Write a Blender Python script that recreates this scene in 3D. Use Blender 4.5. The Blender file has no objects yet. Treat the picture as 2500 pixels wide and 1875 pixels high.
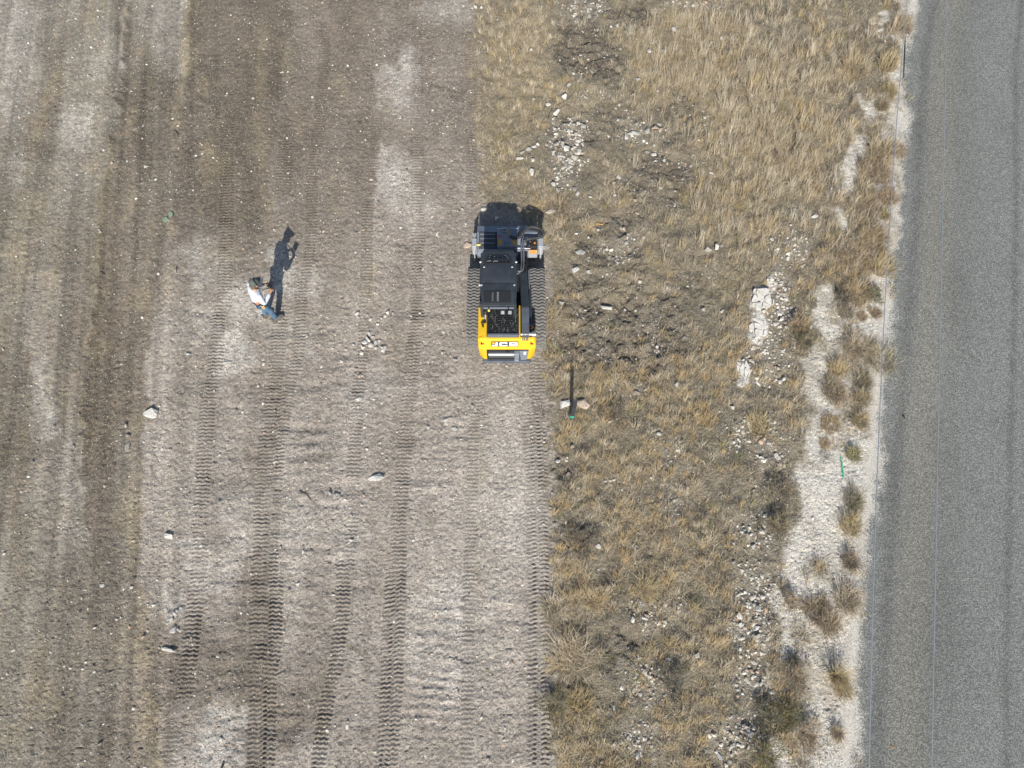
import bpy, bmesh, math, random
import numpy as np
from mathutils import Vector, Matrix

random.seed(7); rng = np.random.default_rng(7)
S = bpy.context.scene; COL = S.collection

# ------------------------------------------------------------------ camera, sky, sun, exposure
FPX, TILT, H = 1735.0, math.radians(20), 17.0          # focal length in px of a 2500 px wide frame, tilt from straight down, height
cam = bpy.data.cameras.new("camera"); camo = bpy.data.objects.new("camera", cam); COL.objects.link(camo)
cam.sensor_width = 36; cam.lens = 36 * FPX / 2500; cam.clip_end = 3000; cam.clip_start = 0.1
camo.location = (0, 0, H); camo.rotation_euler = (TILT, 0, 0); S.camera = camo
SUN_EL = math.radians(36)
W = bpy.data.worlds.new("World"); S.world = W; W.use_nodes = True
nt = W.node_tree; sky = nt.nodes.new("ShaderNodeTexSky"); sky.sky_type = 'NISHITA'; sky.sun_disc = False
sky.sun_elevation = SUN_EL; sky.sun_rotation = math.radians(180); sky.altitude = 300
bg = nt.nodes["Background"]; nt.links.new(sky.outputs[0], bg.inputs[0]); bg.inputs[1].default_value = 0.10
sun = bpy.data.lights.new("sun", 'SUN'); sun.energy = 4.8; sun.angle = math.radians(0.53); sun.color = (1, .955, .87)
suno = bpy.data.objects.new("sun", sun); COL.objects.link(suno)
suno.rotation_euler = Vector((0.012, math.cos(SUN_EL), -math.sin(SUN_EL))).to_track_quat('-Z', 'Y').to_euler()
suno.location = (0, -20, 30)
S.view_settings.view_transform = 'Standard'; S.view_settings.look = 'None'
S.view_settings.exposure = 0.25; S.view_settings.gamma = 1

# ------------------------------------------------------------------ picture point -> ground point, and back
CT, ST = math.cos(TILT), math.sin(TILT)
def at(x, y, z=0.0):
    u = (x - 1250) / FPX; v = -(y - 937.5) / FPX
    d = (u, ST + v * CT, -CT + v * ST); k = (z - H) / d[2]
    return Vector((k * d[0], k * d[1], z))
def to_px(X, Y):
    dep = Y * ST + H * CT; up = Y * CT - H * ST
    return 1250 + FPX * X / dep, 937.5 - FPX * up / dep

# ------------------------------------------------------------------ noise
def _h(ix, iy, s):
    h = (ix.astype(np.int64) * 374761393 + iy.astype(np.int64) * 668265263 + s * 974634141) & 0xffffffff
    h = ((h ^ (h >> 13)) * 1274126177) & 0xffffffff
    return ((h ^ (h >> 16)) & 0xffff) / 65535.0
def vn(x, y, s=0):
    ix = np.floor(x); iy = np.floor(y); fx = x - ix; fy = y - iy
    fx = fx * fx * (3 - 2 * fx); fy = fy * fy * (3 - 2 * fy)
    a = _h(ix, iy, s); b = _h(ix + 1, iy, s); c = _h(ix, iy + 1, s); d = _h(ix + 1, iy + 1, s)
    return (a + (b - a) * fx) * (1 - fy) + (c + (d - c) * fx) * fy
def fbm(x, y, s=0, o=4):
    t = 0; a = .5; n = 0
    for k in range(o):
        t = t + a * vn(x, y, s + k * 17); n += a; a *= .5; x = x * 2.03 + 5.1; y = y * 2.03 + 1.7
    return t / n
def ss(a, b, x):
    t = np.clip((x - a) / (b - a), 0, 1); return t * t * (3 - 2 * t)
def lerp(a, b, m): return a + (b - a) * m

# ------------------------------------------------------------------ layout of the ground
ROAD_EDGE = [at(*p) for p in ((2248, 0), (2222, 147), (2205, 452), (2178, 791), (2155, 1017), (2138, 1243), (2108, 1582), (2090, 1875))]
RY = np.array([p.y for p in ROAD_EDGE][::-1]); RX = np.array([p.x for p in ROAD_EDGE][::-1])
def road_x(Y):
    s0 = (RX[-1] - RX[0]) / (RY[-1] - RY[0])
    x = np.interp(Y, RY, RX)
    return np.where(Y < RY[0], RX[0] + (Y - RY[0]) * s0, np.where(Y > RY[-1], RX[-1] + (Y - RY[-1]) * s0, x))

# crawler-track prints: points (px, py), half width in metres, depth in metres
TREADS = [
 ([(1312, 870), (1312, 950), (1318, 1150), (1321, 1400), (1326, 1650), (1322, 1890)], .20, .036),
 ([(1302, 1000), (1316, 1260), (1322, 1500), (1318, 1890)], .30, .020),
 ([(795, 60), (790, 180), (780, 310), (764, 420), (762, 520), (757, 640), (735, 720), (728, 850), (706, 940), (682, 1100), (668, 1250), (662, 1420)], .17, .030),
 ([(690, 740), (672, 900), (652, 1100), (640, 1260), (634, 1420), (630, 1640), (626, 1890)], .21, .030),
 ([(676, 1405), (672, 1560), (660, 1640), (650, 1890)], .17, .036),
 ([(704, 340), (690, 470)], .26, .024),
 ([(1019, 40), (1020, 250), (1020, 480), (1019, 780), (1005, 880), (999, 960), (990, 1100), (974, 1250), (972, 1400), (968, 1560), (962, 1700), (948, 1890)], .19, .034),
 ([(958, 1380), (946, 1640), (936, 1890)], .16, .036),
 ([(925, 270), (908, 420), (898, 520), (893, 780), (876, 940), (866, 1100), (860, 1250), (850, 1400)], .16, .026),
 ([(842, 1370), (836, 1500), (823, 1610), (803, 1690), (785, 1780), (772, 1890)], .17, .033),
 ([(1149, 90), (1154, 300), (1150, 480)], .16, .028),
 ([(1160, 960), (1154, 1130), (1146, 1400), (1143, 1600), (1140, 1790), (1138, 1880)], .14, .020),
 ([(557, 300), (556, 460), (553, 600), (548, 740), (531, 780), (527, 900), (512, 960), (500, 1100), (492, 1250), (486, 1400), (472, 1500), (462, 1600), (446, 1710)], .20, .037),
 ([(423, 1760), (410, 1880)], .2, .014),
 ([(1170, 640), (1168, 880)], .2, .012)]
# ruts and windrows running up the picture: points, half width (m), height (m), colour shift, (straw)
RUTS = [
 ([(318, -20), (296, 150), (278, 300), (262, 470), (245, 620), (222, 780), (205, 900), (203, 1040), (196, 1200)], .10, .075, .7),
 ([(470, -20), (455, 130), (440, 280), (424, 450), (415, 560)], .13, .07, .9),
 ([(340, 1100), (335, 1300), (350, 1560), (370, 1700), (385, 1890)], .2, .05, .7),
 ([(160, 900), (95, 1150), (60, 1400)], .16, .03, .1),
 ([(250, 1450), (250, 1890)], .08, -.03, .1),
 ([(1172, 1000), (1170, 1500)], .14, .02, .5),
 ([(1158, -20), (1170, 300), (1184, 480)], .12, .045, .9), ([(1350, 900), (1358, 1200), (1364, 1500), (1356, 1890)], .10, .06, .2), ([(1228, 560), (1345, 640)], .1, .03, .3),
 ([(905, 640), (900, 860)], .16, .015, .7),
 ([(640, 60), (632, 300), (640, 430)], .22, .012, .5)]
def polyx(pts, Y):
    w = [at(*p) for p in pts]; w.sort(key=lambda p: p.y)
    ys = np.array([p.y for p in w]); xs = np.array([p.x for p in w])
    return np.interp(Y, ys, xs), ys[0], ys[-1]

def blob(PX, PY, l):
    m = np.zeros_like(PX)
    for b in l:
        cx, cy, rx, ry = b[:4]; k = b[4] if len(b) > 4 else 1
        d = np.sqrt(((PX - cx) / rx) ** 2 + ((PY - cy) / ry) ** 2)
        m = np.maximum(m, k * (1 - ss(.55, 1.3, d)))
    return m
WHITE_SOIL = [(990, 165, 34, 48, .8), (955, 430, 52, 75, .75), (985, 240, 36, 40, .5), (1095, 30, 80, 50, .4), (600, 745, 70, 55, .8), (560, 860, 60, 60, .85), (735, 690, 70, 40, .6), (700, 840, 50, 80, .45), (690, 650, 40, 50, .6),
 (540, 1830, 70, 50, .95), (560, 1760, 60, 40, .75), (455, 1330, 45, 26, .8), (425, 1480, 28, 60, .6), (520, 1400, 80, 60, .5), (585, 1270, 60, 90, .5), (500, 650, 60, 90, .4), (480, 790, 60, 60, .45), (1010, 500, 60, 60, .35), (900, 950, 80, 50, .35),
 (250, 130, 60, 60, .35), (410, 60, 60, 120, .35), (180, 300, 50, 60, .5), (40, 130, 60, 200, .4), (40, 420, 30, 60, .35), (110, 1000, 18, 130, .5), (170, 1200, 40, 120, .3), (1100, 1480, 120, 80, .4), (1080, 1600, 110, 110, .35), (1240, 1200, 90, 300, .25), (700, 1250, 60, 200, .35), (850, 1330, 60, 60, .3), (640, 1800, 24, 60, .3), (760, 1830, 60, 60, .5)]
DARK_SOIL = [(640, 175, 75, 48, 1), (500, 110, 60, 120, .6), (690, 330, 90, 70, .5), (560, 480, 90, 120, .75), (510, 400, 80, 60, .6), (620, 300, 60, 80, .5), (130, 360, 60, 40, .8), (340, 330, 60, 90, .6), (380, 220, 60, 60, .5), (40, 1090, 70, 60, .7), (60, 1320, 50, 80, .5), (260, 1330, 40, 60, .8), (230, 1240, 30, 60, .5), (250, 1000, 60, 170, .7), (270, 840, 60, 120, .5),
 (230, 1430, 60, 100, .6), (260, 1800, 60, 60, .6), (420, 1700, 60, 22, 1), (530, 1640, 90, 60, .75), (500, 1560, 50, 40, .6), (470, 1700, 50, 50, .7), (690, 1800, 60, 50, 1), (720, 1690, 70, 14, .9), (720, 1760, 60, 40, .6), (880, 1570, 50, 9, .8), (700, 1520, 60, 14, .7), (880, 1790, 70, 30, .5), (760, 1055, 60, 9, .7), (760, 1110, 60, 12, .7), (1080, 225, 70, 7, .9), (1110, 60, 70, 60, .3), (730, 1180, 60, 16, .5), (980, 610, 40, 10, .7),
 (560, 1180, 60, 40, .45), (480, 960, 60, 30, .4), (600, 1110, 50, 8, .6), (860, 340, 60, 60, .35), (1100, 330, 60, 80, .35), (950, 120, 40, 40, .5)]
PATCH_SOIL = [(1400, 830, 50, 30, .9), (1540, 770, 50, 34, .9), (1640, 850, 60, 26, .8), (1480, 690, 44, 26, .8), (1680, 700, 40, 40, .6), (1380, 760, 30, 24, .8), (1570, 900, 50, 24, .8), (1360, 1480, 20, 60, .5), (1420, 1690, 50, 30, .6), (1460, 130, 60, 60, 1), (1440, 755, 50, 40, 1), (1500, 850, 70, 30, 1), (1450, 815, 60, 26, .9), (1400, 690, 36, 30, .8), (1345, 860, 30, 24, .8), (1620, 790, 60, 40, .9), (1480, 620, 50, 34, .9), (1560, 430, 50, 30, .8), (1500, 300, 40, 40, .6), (1420, 330, 40, 60, .8), (1600, 400, 40, 30, .8), (1660, 430, 50, 40, .8), (1370, 1130, 30, 40, .7), (1390, 1290, 50, 40, .7), (1470, 1420, 40, 30, .6), (1500, 1580, 60, 40, .7), (1380, 1540, 30, 30, .6), (1440, 120, 68, 75, 1), (1500, 165, 40, 50, .8), (1395, 95, 34, 60, 1), (1475, 15, 60, 30, .8), (1562, 20, 32, 40, 1), (1480, 185, 40, 20, .8), (1380, 320, 34, 50, .8), (1440, 600, 60, 40, .8), (1535, 640, 60, 30, .8), (1510, 540, 50, 22, .7), (1620, 745, 45, 40, .8), (1590, 810, 70, 24, .9), (1420, 760, 50, 40, .6), (1660, 250, 50, 40, .7), (1640, 440, 60, 60, .5), (1480, 870, 90, 30, .7), (1560, 720, 40, 30, .5), (1400, 540, 50, 60, .5)]
WHITE_ROAD = [(2215, 60, 30, 110), (2120, 60, 12, 10), (2155, 50, 16, 12), (2125, 268, 28, 34), (2180, 250, 30, 60), (2196, 190, 20, 60), (2100, 360, 26, 60), (2078, 430, 22, 50), (2062, 520, 18, 40), (2178, 330, 18, 20), (2160, 470, 22, 36), (2168, 560, 20, 60), (2150, 640, 30, 50), (2135, 700, 44, 70), (2130, 790, 50, 60), (2020, 790, 34, 50, 1), (2030, 830, 30, 60), (2000, 900, 34, 70), (1995, 960, 36, 60), (2015, 740, 22, 40), (2075, 770, 40, 40, .7), (2090, 860, 30, 60, .8), (2070, 930, 40, 60, .8), (2130, 960, 28, 90), (2040, 1030, 50, 70), (1985, 1060, 34, 90), (2080, 1100, 60, 90), (2110, 1140, 36, 160), (2030, 1200, 70, 110), (1970, 1210, 34, 90), (2000, 1300, 60, 80), (2060, 1330, 60, 120), (1950, 1380, 40, 90), (1930, 1480, 34, 70), (1990, 1480, 60, 80), (2050, 1500, 50, 120), (1925, 1580, 26, 60, .9), (2010, 1620, 60, 110), (2060, 1690, 40, 130), (2000, 1760, 50, 110), (2040, 1860, 70, 90), (1900, 1680, 26, 30, .8), (1920, 1840, 40, 50, .9)]
CALICHE = [(1862, 722, 24, 26), (1848, 770, 18, 20), (1880, 700, 14, 26), (1855, 800, 22, 24), (1845, 825, 18, 18), (1815, 900, 16, 24), (1812, 925, 16, 18), (1850, 740, 26, 30, .9)]
GRAVEL_PATCH = [(1900, 720, 46, 90, 1), (1880, 860, 70, 60, .8), (1860, 900, 60, 50, .8), (1850, 1050, 60, 60, .8), (1880, 1130, 50, 60, .7), (1840, 1300, 60, 60, .8), (1850, 1450, 60, 90, 1), (1830, 1560, 60, 70, 1), (1840, 1660, 50, 70, 1), (1800, 1790, 70, 60, .9), (1640, 1120, 40, 50, .7), (1650, 1220, 40, 60, .6), (1600, 1500, 60, 50, .7), (1580, 1660, 60, 60, .8), (1560, 1800, 60, 60, .8), (1380, 370, 40, 70, 1), (1370, 430, 40, 40, .8), (1520, 600, 50, 40, .6), (1560, 320, 60, 40, .5), (1560, 960, 40, 40, .6), (1500, 1180, 40, 40, .4), (1460, 1300, 40, 30, .4), (1960, 560, 40, 60, .4), (1930, 600, 60, 40, .7), (1440, 10, 60, 40, .6), (1450, 240, 40, 20, .6), (1700, 10, 80, 20, .6)]
STRAW = [(1250, 200, 120, 200, .9), (1230, 420, 60, 60, .9), (1400, 280, 80, 60, .5), (1700, 140, 180, 140, .95), (1850, 330, 160, 250, 1), (1780, 520, 120, 90, .8), (1330, 520, 50, 60, .8), (1640, 560, 60, 60, .5), (1560, 720, 80, 60, .5), (1480, 1030, 60, 80, .7), (1540, 1150, 60, 60, .7), (1620, 640, 60, 40, .6), (1350, 1420, 60, 90, .8), (1450, 1460, 60, 30, .7), (1560, 900, 60, 40, .5), (1520, 1300, 60, 50, .6), (1400, 1640, 70, 60, .6), (1400, 1780, 60, 60, .6), (1340, 1120, 60, 40, .5), (1650, 930, 80, 40, .5), (1720, 1150, 60, 50, .5), (1640, 1360, 80, 40, .6), (1340, 780, 40, 60, .6), (1300, 930, 20, 60, .4), (2000, 200, 60, 140, .7), (1480, 950, 40, 40, .7), (1800, 680, 60, 60, .6), (1350, 590, 50, 50, .7)]
BARE_GRASS_LEFT = [(0, 1158), (330, 1168), (480, 1185), (540, 1290), (620, 1345), (880, 1335), (960, 1338), (1200, 1346), (1400, 1352), (1660, 1352), (1900, 1345)]
GLY = np.array([p[0] for p in BARE_GRASS_LEFT]); GLX = np.array([p[1] for p in BARE_GRASS_LEFT])

# scraped lanes: right-hand edge of each (px by py) and its tone down the picture: py, dark, pale, grey
LANES = [
 ([(0, 95), (470, 40), (700, 60), (940, 78), (1405, 45), (1875, 30)], [(0, 0, .35, .9), (470, .2, .05, .7), (800, .2, .05, .6), (1100, .5, .0, .4), (1405, .1, .15, .7), (1875, .2, .05, .8)]),
 ([(0, 185), (470, 130), (940, 112), (1405, 90), (1875, 120)], [(0, .1, .2, .9), (300, .5, .0, .4), (600, .15, .1, .6), (940, .1, .5, .5), (1200, .15, .25, .6), (1405, .2, .05, .8), (1875, .25, .1, .6)]),
 ([(0, 318), (300, 278), (470, 262), (780, 222), (940, 203), (1405, 205), (1875, 245)], [(0, .15, .12, .7), (300, .1, .25, .8), (600, .25, .0, .4), (940, .2, .1, .4), (1200, .1, .2, .6), (1405, .15, .12, .8), (1875, .4, .0, .7)]),
 ([(0, 380), (470, 340), (940, 290), (1405, 265), (1875, 300)], [(0, .15, .2, .8), (250, .5, .0, .2), (470, .35, .0, .3), (800, .6, .0, .0), (1200, .65, .0, .0), (1500, .3, .1, .3), (1875, .3, .1, .7)]),
 ([(0, 470), (300, 440), (560, 415), (800, 370), (1100, 356), (1405, 346), (1600, 362), (1875, 400)], [(0, .0, .2, .9), (300, .4, .02, .3), (560, .25, .05, .3), (900, .5, .0, .1), (1150, .2, .1, .4), (1400, .35, .1, .3), (1875, .15, .1, .5)]),
 ([(0, 575), (300, 552), (640, 540), (940, 505), (1250, 488), (1405, 480), (1700, 446), (1875, 415)], [(0, .75, .0, .05), (300, .65, .0, .1), (560, .45, .1, .1), (740, .15, .5, .0), (940, .1, .55, .1), (1250, .0, .75, .1), (1450, .1, .7, .0), (1600, .6, .15, .0), (1760, .3, .5, .0), (1875, .1, .6, .0)]),
 ([(0, 706), (280, 678), (470, 660), (700, 640), (940, 610), (1405, 590), (1875, 560)], [(0, .5, .0, .1), (200, .75, .0, .05), (470, .65, .0, .0), (640, .3, .3, .0), (800, .05, .7, .0), (1000, .1, .65, .0), (1405, .05, .75, .0), (1600, .45, .25, .0), (1720, .25, .5, .0), (1875, .0, .95, .0)]),
 ([(0, 795), (400, 770), (720, 740), (940, 705), (1405, 672), (1875, 652)], [(0, .14, .14, .1), (300, .18, .12, .0), (500, .25, .15, .0), (700, .15, .45, .0), (860, .2, .4, .0), (1100, .25, .35, .0), (1405, .22, .35, .0), (1650, .5, .15, .1), (1875, .55, .1, .0)]),
 ([(0, 935), (400, 910), (780, 895), (940, 872), (1405, 846), (1650, 815), (1875, 770)], [(0, .3, .05, .0), (300, .3, .1, .0), (520, .25, .2, .0), (700, .05, .55, .0), (940, .0, .75, .0), (1250, .0, .85, .0), (1500, .1, .7, .0), (1640, .4, .35, .0), (1760, .35, .35, .0), (1875, .15, .6, .0)]),
 ([(0, 1019), (780, 1019), (1100, 990), (1405, 970), (1875, 940)], [(0, .2, .1, .0), (110, .2, .3, .0), (160, .0, .75, .0), (260, .0, .65, .0), (330, .2, .2, .0), (410, .0, .8, .0), (520, .05, .6, .0), (700, .05, .5, .0), (860, .05, .55, .0), (1000, .0, .7, .0), (1405, .0, .75, .0), (1875, .1, .65, .0)]),
 ([(0, 1150), (480, 1165), (900, 1165), (1405, 1150), (1875, 1138)], [(0, .05, .45, .1), (90, .12, .22, .0), (300, .06, .34, .0), (520, .05, .45, .0), (800, .05, .6, .0), (1000, .0, .75, .0), (1405, .0, .95, .0), (1700, .0, .8, .05), (1875, .05, .6, .2)]),
 ([(0, 9999), (1875, 9999)], [(0, .1, .3, .1), (500, .1, .4, .0), (900, .05, .7, .0), (1200, .0, .95, .0), (1500, .0, .9, .05), (1875, .0, .7, .25)])]
def lanes(PX, PY, w):
    d = np.zeros_like(PX); p = np.zeros_like(PX); g_ = np.zeros_like(PX); lo = np.zeros_like(PX)
    for edge, keys in LANES:
        e = np.interp(PY, [a for a, _ in edge], [b_ for _, b_ in edge]); hi = 1 - ss(-9, 9, PX - e + w)
        m = np.clip(hi - lo, 0, 1); lo = np.maximum(lo, hi); ky = [k_[0] for k_ in keys]; yy = PY + w * 3
        d += m * np.interp(yy, ky, [k_[1] for k_ in keys]); p += m * np.interp(yy, ky, [k_[2] for k_ in keys]); g_ += m * np.interp(yy, ky, [k_[3] for k_ in keys])
    return d, p, g_
def fields(X, Y):
    """height and albedo layout of the ground at world points"""
    X = np.asarray(X, float); Y = np.asarray(Y, float)
    PX, PY = to_px(X, np.clip(Y, -6, 30))
    w1 = fbm(X * 1.3, Y * 1.3, 3, 3) - .5; w2 = fbm(X * 1.3, Y * 1.3, 41, 3) - .5
    w3 = fbm(X * 5, Y * 5, 7, 3) - .5; w4 = fbm(X * 5, Y * 5, 77, 3) - .5
    WX = PX + w1 * 70 + w3 * 40; WY = PY + w2 * 70 + w4 * 40
    RDX = X - road_x(Y)                                  # metres right of the road edge
    # zones
    gl = np.interp(np.clip(PY, 0, 1900), GLY, GLX)
    grass = ss(-20, 20, PX - gl + w3 * 56 + (vn(X * 11, Y * 11, 5) - .5) * 34 + w1 * 40 * (1 - ss(500, 900, PY))) * (1 - ss(-.3, .15, RDX + w1 * .8 + w3 * .5))
    white = blob(WX, WY, WHITE_ROAD) * ss(1700, 1800, PX) * (1 - ss(.6, 1.0, RDX))
    white = np.maximum(white, ss(-.55, -.1, RDX + w3 * .35 + w1 * .5) * .95)
    psoil_ = blob(WX, WY, PATCH_SOIL) * ss(.42, .6, fbm(X * 2.2, Y * 2.2, 35, 2))
    cal = blob(PX + w3 * 22, PY + w4 * 22, CALICHE)
    grav = np.maximum(blob(WX, WY, GRAVEL_PATCH), .40 * psoil_ * ss(220, 300, PY))
    psoil = blob(WX, WY, PATCH_SOIL)
    straw = np.clip(blob(PX + w1 * 110 + w3 * 50, PY + w2 * 110 + w4 * 50, STRAW) + (fbm(X * 1.1, Y * .9, 90, 3) - .5) * 1.2, 0, 1)
    grassd = grass * (1 - white) * (1 - cal) * (1 - .85 * psoil) * (1 - .85 * grav)
    # height
    z = (fbm(X * .35, Y * .3, 11, 3) - .5) * .10 + (fbm(X * 1.7, Y * 1.7, 13, 3) - .5) * .03
    soil = (1 - grass) * (1 - ss(-.6, -.2, RDX))
    scr = fbm(X * .8 + w1 * .6, Y * 3.4, 21, 3) - .5              # scrape marks across the direction of travel
    scm = ss(.45, .62, fbm(X * .5, Y * .45, 23, 2)) * ss(500, 900, PY) * ss(380, 500, PX)
    z = z + soil * scr * (.014 + .075 * scm)
    for cx, cy, n, p in ((1058, 1690, 10, .205), (740, 1080, 4, .34), (720, 1380, 5, .36), (1060, 1520, 4, .30)):   # clear blade chatter
        c = at(cx, cy); a = np.exp(-((X - c.x) / .70) ** 6) * np.exp(-((Y - c.y) / (n * p * .5)) ** 4)
        z = z + soil * a * .0085 * np.sin((Y + w1 * .18 + (X - c.x) * .1) * 2 * np.pi / p)
    z = z + grass * ((fbm(X * 2.6, Y * 2.6, 25, 4) - .5) * .16) * (1 - .7 * white)
    grit = (np.maximum(soil, .8 * white) * (fbm(X * 11, Y * 11, 31, 2) - .5) * .030 + (vn(X * 26, Y * 26, 37) - .5) * .020 - .022 * ss(.80, .95, vn(X * 17, Y * 17, 39)) * np.maximum(soil, white)) * (1 - ss(-.1, .1, RDX))
    z = z + grass * psoil * (-.07 + (fbm(X * 6, Y * 6, 27, 3) - .5) * .22) + cal * .04
    # tread prints
    tr = np.zeros_like(X); z0 = z
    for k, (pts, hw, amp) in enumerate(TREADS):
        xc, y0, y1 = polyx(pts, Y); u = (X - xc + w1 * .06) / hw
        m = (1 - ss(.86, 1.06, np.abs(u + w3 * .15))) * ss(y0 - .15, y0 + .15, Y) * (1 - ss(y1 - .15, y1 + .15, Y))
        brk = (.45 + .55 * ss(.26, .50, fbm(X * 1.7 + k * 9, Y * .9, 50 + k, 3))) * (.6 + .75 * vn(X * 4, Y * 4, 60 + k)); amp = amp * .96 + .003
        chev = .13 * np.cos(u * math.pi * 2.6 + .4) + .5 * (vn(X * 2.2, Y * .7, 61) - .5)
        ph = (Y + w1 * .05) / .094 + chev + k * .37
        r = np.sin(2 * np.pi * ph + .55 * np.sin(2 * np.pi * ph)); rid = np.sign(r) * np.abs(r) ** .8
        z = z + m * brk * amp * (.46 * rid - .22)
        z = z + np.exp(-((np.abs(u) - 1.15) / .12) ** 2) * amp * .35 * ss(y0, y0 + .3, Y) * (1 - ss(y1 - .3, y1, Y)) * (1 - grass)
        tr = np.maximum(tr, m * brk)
    z = z + grit * (1 - .7 * tr); st2 = np.zeros_like(X)
    for pts, hw, hh, sw in RUTS:
        xc, y0, y1 = polyx(pts, Y); u = (X - xc + w1 * .25 + w3 * .12) / hw
        m = np.exp(-u * u) * ss(y0 - .3, y0 + .3, Y) * (1 - ss(y1 - .3, y1 + .3, Y))
        z = z + m * hh * (.4 + 1.0 * vn(X * 3, Y * 3, 81)); st2 = np.maximum(st2, m * sw * ss(.3, .7, fbm(X * 2, Y * 1.2, 83, 3)))
    # flatten below the machine and the road
    fl = np.exp(-(((X + .12) / 1.25) ** 6 + ((Y - 8.7) / 2.3) ** 6)); z = z * (1 - .75 * fl)
    z = z * (1 - ss(-.5, .05, RDX)) - .012 * ss(-.15, .1, RDX)
    # albedo
    n1 = fbm(X * 1.0, Y * .22, 101, 4); n2 = fbm(X * 2.4, Y * 1.4, 103, 4); n3 = fbm(X * 9, Y * 9, 105, 3)
    def C(r, g, b): return np.array([r, g, b])[None, :]
    brown = C(.230, .186, .145); pale = C(.510, .450, .392); grey = C(.272, .260, .208); dark = C(.132, .110, .082)
    white_c = C(.70, .66, .59); thatch = C(.218, .185, .132); straw_c = C(.42, .34, .21); red = C(.235, .178, .125)
    M = lambda m: np.asarray(m)[:, None]
    ld, lp, lg = lanes(PX, PY, w1 * 34 + w3 * 22); zone_pale = np.clip(lp * 1.1, 0, 1); zone_left = lg
    col = brown + 0 * M(X)
    col = lerp(col, grey, M(np.clip(lg * (.55 + 1.0 * (n1 - .3)), 0, 1)))
    col = lerp(col, red, M(ss(.1, .5, lg) * ss(.5, .7, n2) * .4))
    col = lerp(col, dark, M(np.clip(ld * (.45 + .9 * (n2 - .25)), 0, .9)))
    col = lerp(col, pale, M(np.clip(lp * (.88 + .42 * (n2 - .5) + .5 * (n1 - .5)) + .06 * ss(.4, .7, n1), 0, 1)))
    col = lerp(col, dark, M(np.clip(blob(WX, WY, DARK_SOIL) * (.15 + .75 * n2), 0, .8)))
    col = lerp(col, white_c, M(np.clip(blob(WX, WY, WHITE_SOIL) * (.0 + .15 + 1.25 * n3 * (n2 + .35) - .1), 0, .85)))
    col = lerp(col, straw_c, M(np.clip(st2 * .75 + (1 - grass) * .35 * ss(.6, .78, fbm(X * 1.6, Y * .7, 107, 3)) * (1 - zone_pale), 0, 1) * (.5 + .5 * n3)))
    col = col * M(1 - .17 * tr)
    Xs = X + .137 * Y * ss(-3, -8, X); stk = fbm(Xs * 5.5 + w1 * .5, Y * .11, 115, 4); lft = 1 - ss(380, 560, PX)
    col = col * M(1 + (.30 + .75 * lft) * (stk - .5)); col = lerp(col, straw_c * .8, M(.28 * lft * ss(.56, .7, fbm(Xs * 4, Y * .2, 117, 3)) * n3))
    mid = fbm(X * 3.2, Y * 2.2, 111, 4); speck = vn(X * 17, Y * 17, 113); col = col * M(1 + .40 * (mid - .5) + .34 * (speck - .5))
    gcol = lerp(thatch, C(.29, .245, .175), M(np.clip(.25 + .9 * (n2 - .35), 0, 1)))
    gcol = lerp(gcol, straw_c * .8, M(straw * .6)); gcol = lerp(gcol, dark * 1.05, M(psoil * .9))
    gcol = lerp(gcol, C(.36, .33, .28), M(grav * .6 * ss(.3, .6, n3)))
    col = lerp(col, gcol, M(grass))
    wcol = lerp(C(.66, .62, .545), C(.52, .475, .40), M(ss(.45, .75, n2)))
    col = lerp(col, wcol, M(white)); col = lerp(col, C(.70, .67, .61), M(cal))
    spk = np.clip(.35 + .5 * grav + .3 * zone_pale + .25 * n2 - .2 * straw, 0, 1) * (1 - .5 * white)
    return dict(z=z, col=col, grass=grass, grassd=grassd, white=white, grav=grav, straw=straw, psoil=psoil, cal=cal, rdx=RDX, px=PX, py=PY, spk=spk, pale=zone_pale, st2=st2, tr=tr, edge=PX - gl)
def gz(x, y): return float(fields(np.array([x]), np.array([y]))['z'][0])

# ------------------------------------------------------------------ materials
MAT = {}
def mat(name, color, rough=.6, metal=0, spec=.5, noise=None, attr=None, coat=0):
    if name in MAT: return MAT[name]
    m = bpy.data.materials.new(name); m.use_nodes = True; t = m.node_tree; b = t.nodes["Principled BSDF"]
    b.inputs["Base Color"].default_value = (*color, 1); b.inputs["Roughness"].default_value = rough; b.inputs["Metallic"].default_value = metal
    b.inputs["Specular IOR Level"].default_value = spec; b.inputs["Coat Weight"].default_value = coat
    src = None
    if attr:
        a = t.nodes.new("ShaderNodeAttribute"); a.attribute_name = attr; src = a.outputs["Color"]
        t.links.new(src, b.inputs["Base Color"])
    if noise:
        sc, amt = noise[:2]
        tc = t.nodes.new("ShaderNodeTexCoord"); n = t.nodes.new("ShaderNodeTexNoise"); n.inputs["Scale"].default_value = sc; n.inputs["Detail"].default_value = 5
        t.links.new(tc.outputs["Object"], n.inputs["Vector"])
        mr = t.nodes.new("ShaderNodeMapRange"); mr.inputs[1].default_value = .3; mr.inputs[2].default_value = .7; mr.inputs[3].default_value = 1 - amt; mr.inputs[4].default_value = 1 + amt
        t.links.new(n.outputs["Fac"], mr.inputs[0])
        mx = t.nodes.new("ShaderNodeMix"); mx.data_type = 'RGBA'; mx.blend_type = 'MULTIPLY'; mx.inputs[0].default_value = 1
        if src: t.links.new(src, mx.inputs[6])
        else: mx.inputs[6].default_value = (*color, 1)
        t.links.new(mr.outputs[0], mx.inputs[7]); t.links.new(mx.outputs[2], b.inputs["Base Color"])
        if len(noise) > 2:
            bp = t.nodes.new("ShaderNodeBump"); bp.inputs["Distance"].default_value = noise[2]; t.links.new(n.outputs["Fac"], bp.inputs["Height"]); t.links.new(bp.outputs[0], b.inputs["Normal"])
    MAT[name] = m; return m
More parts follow.
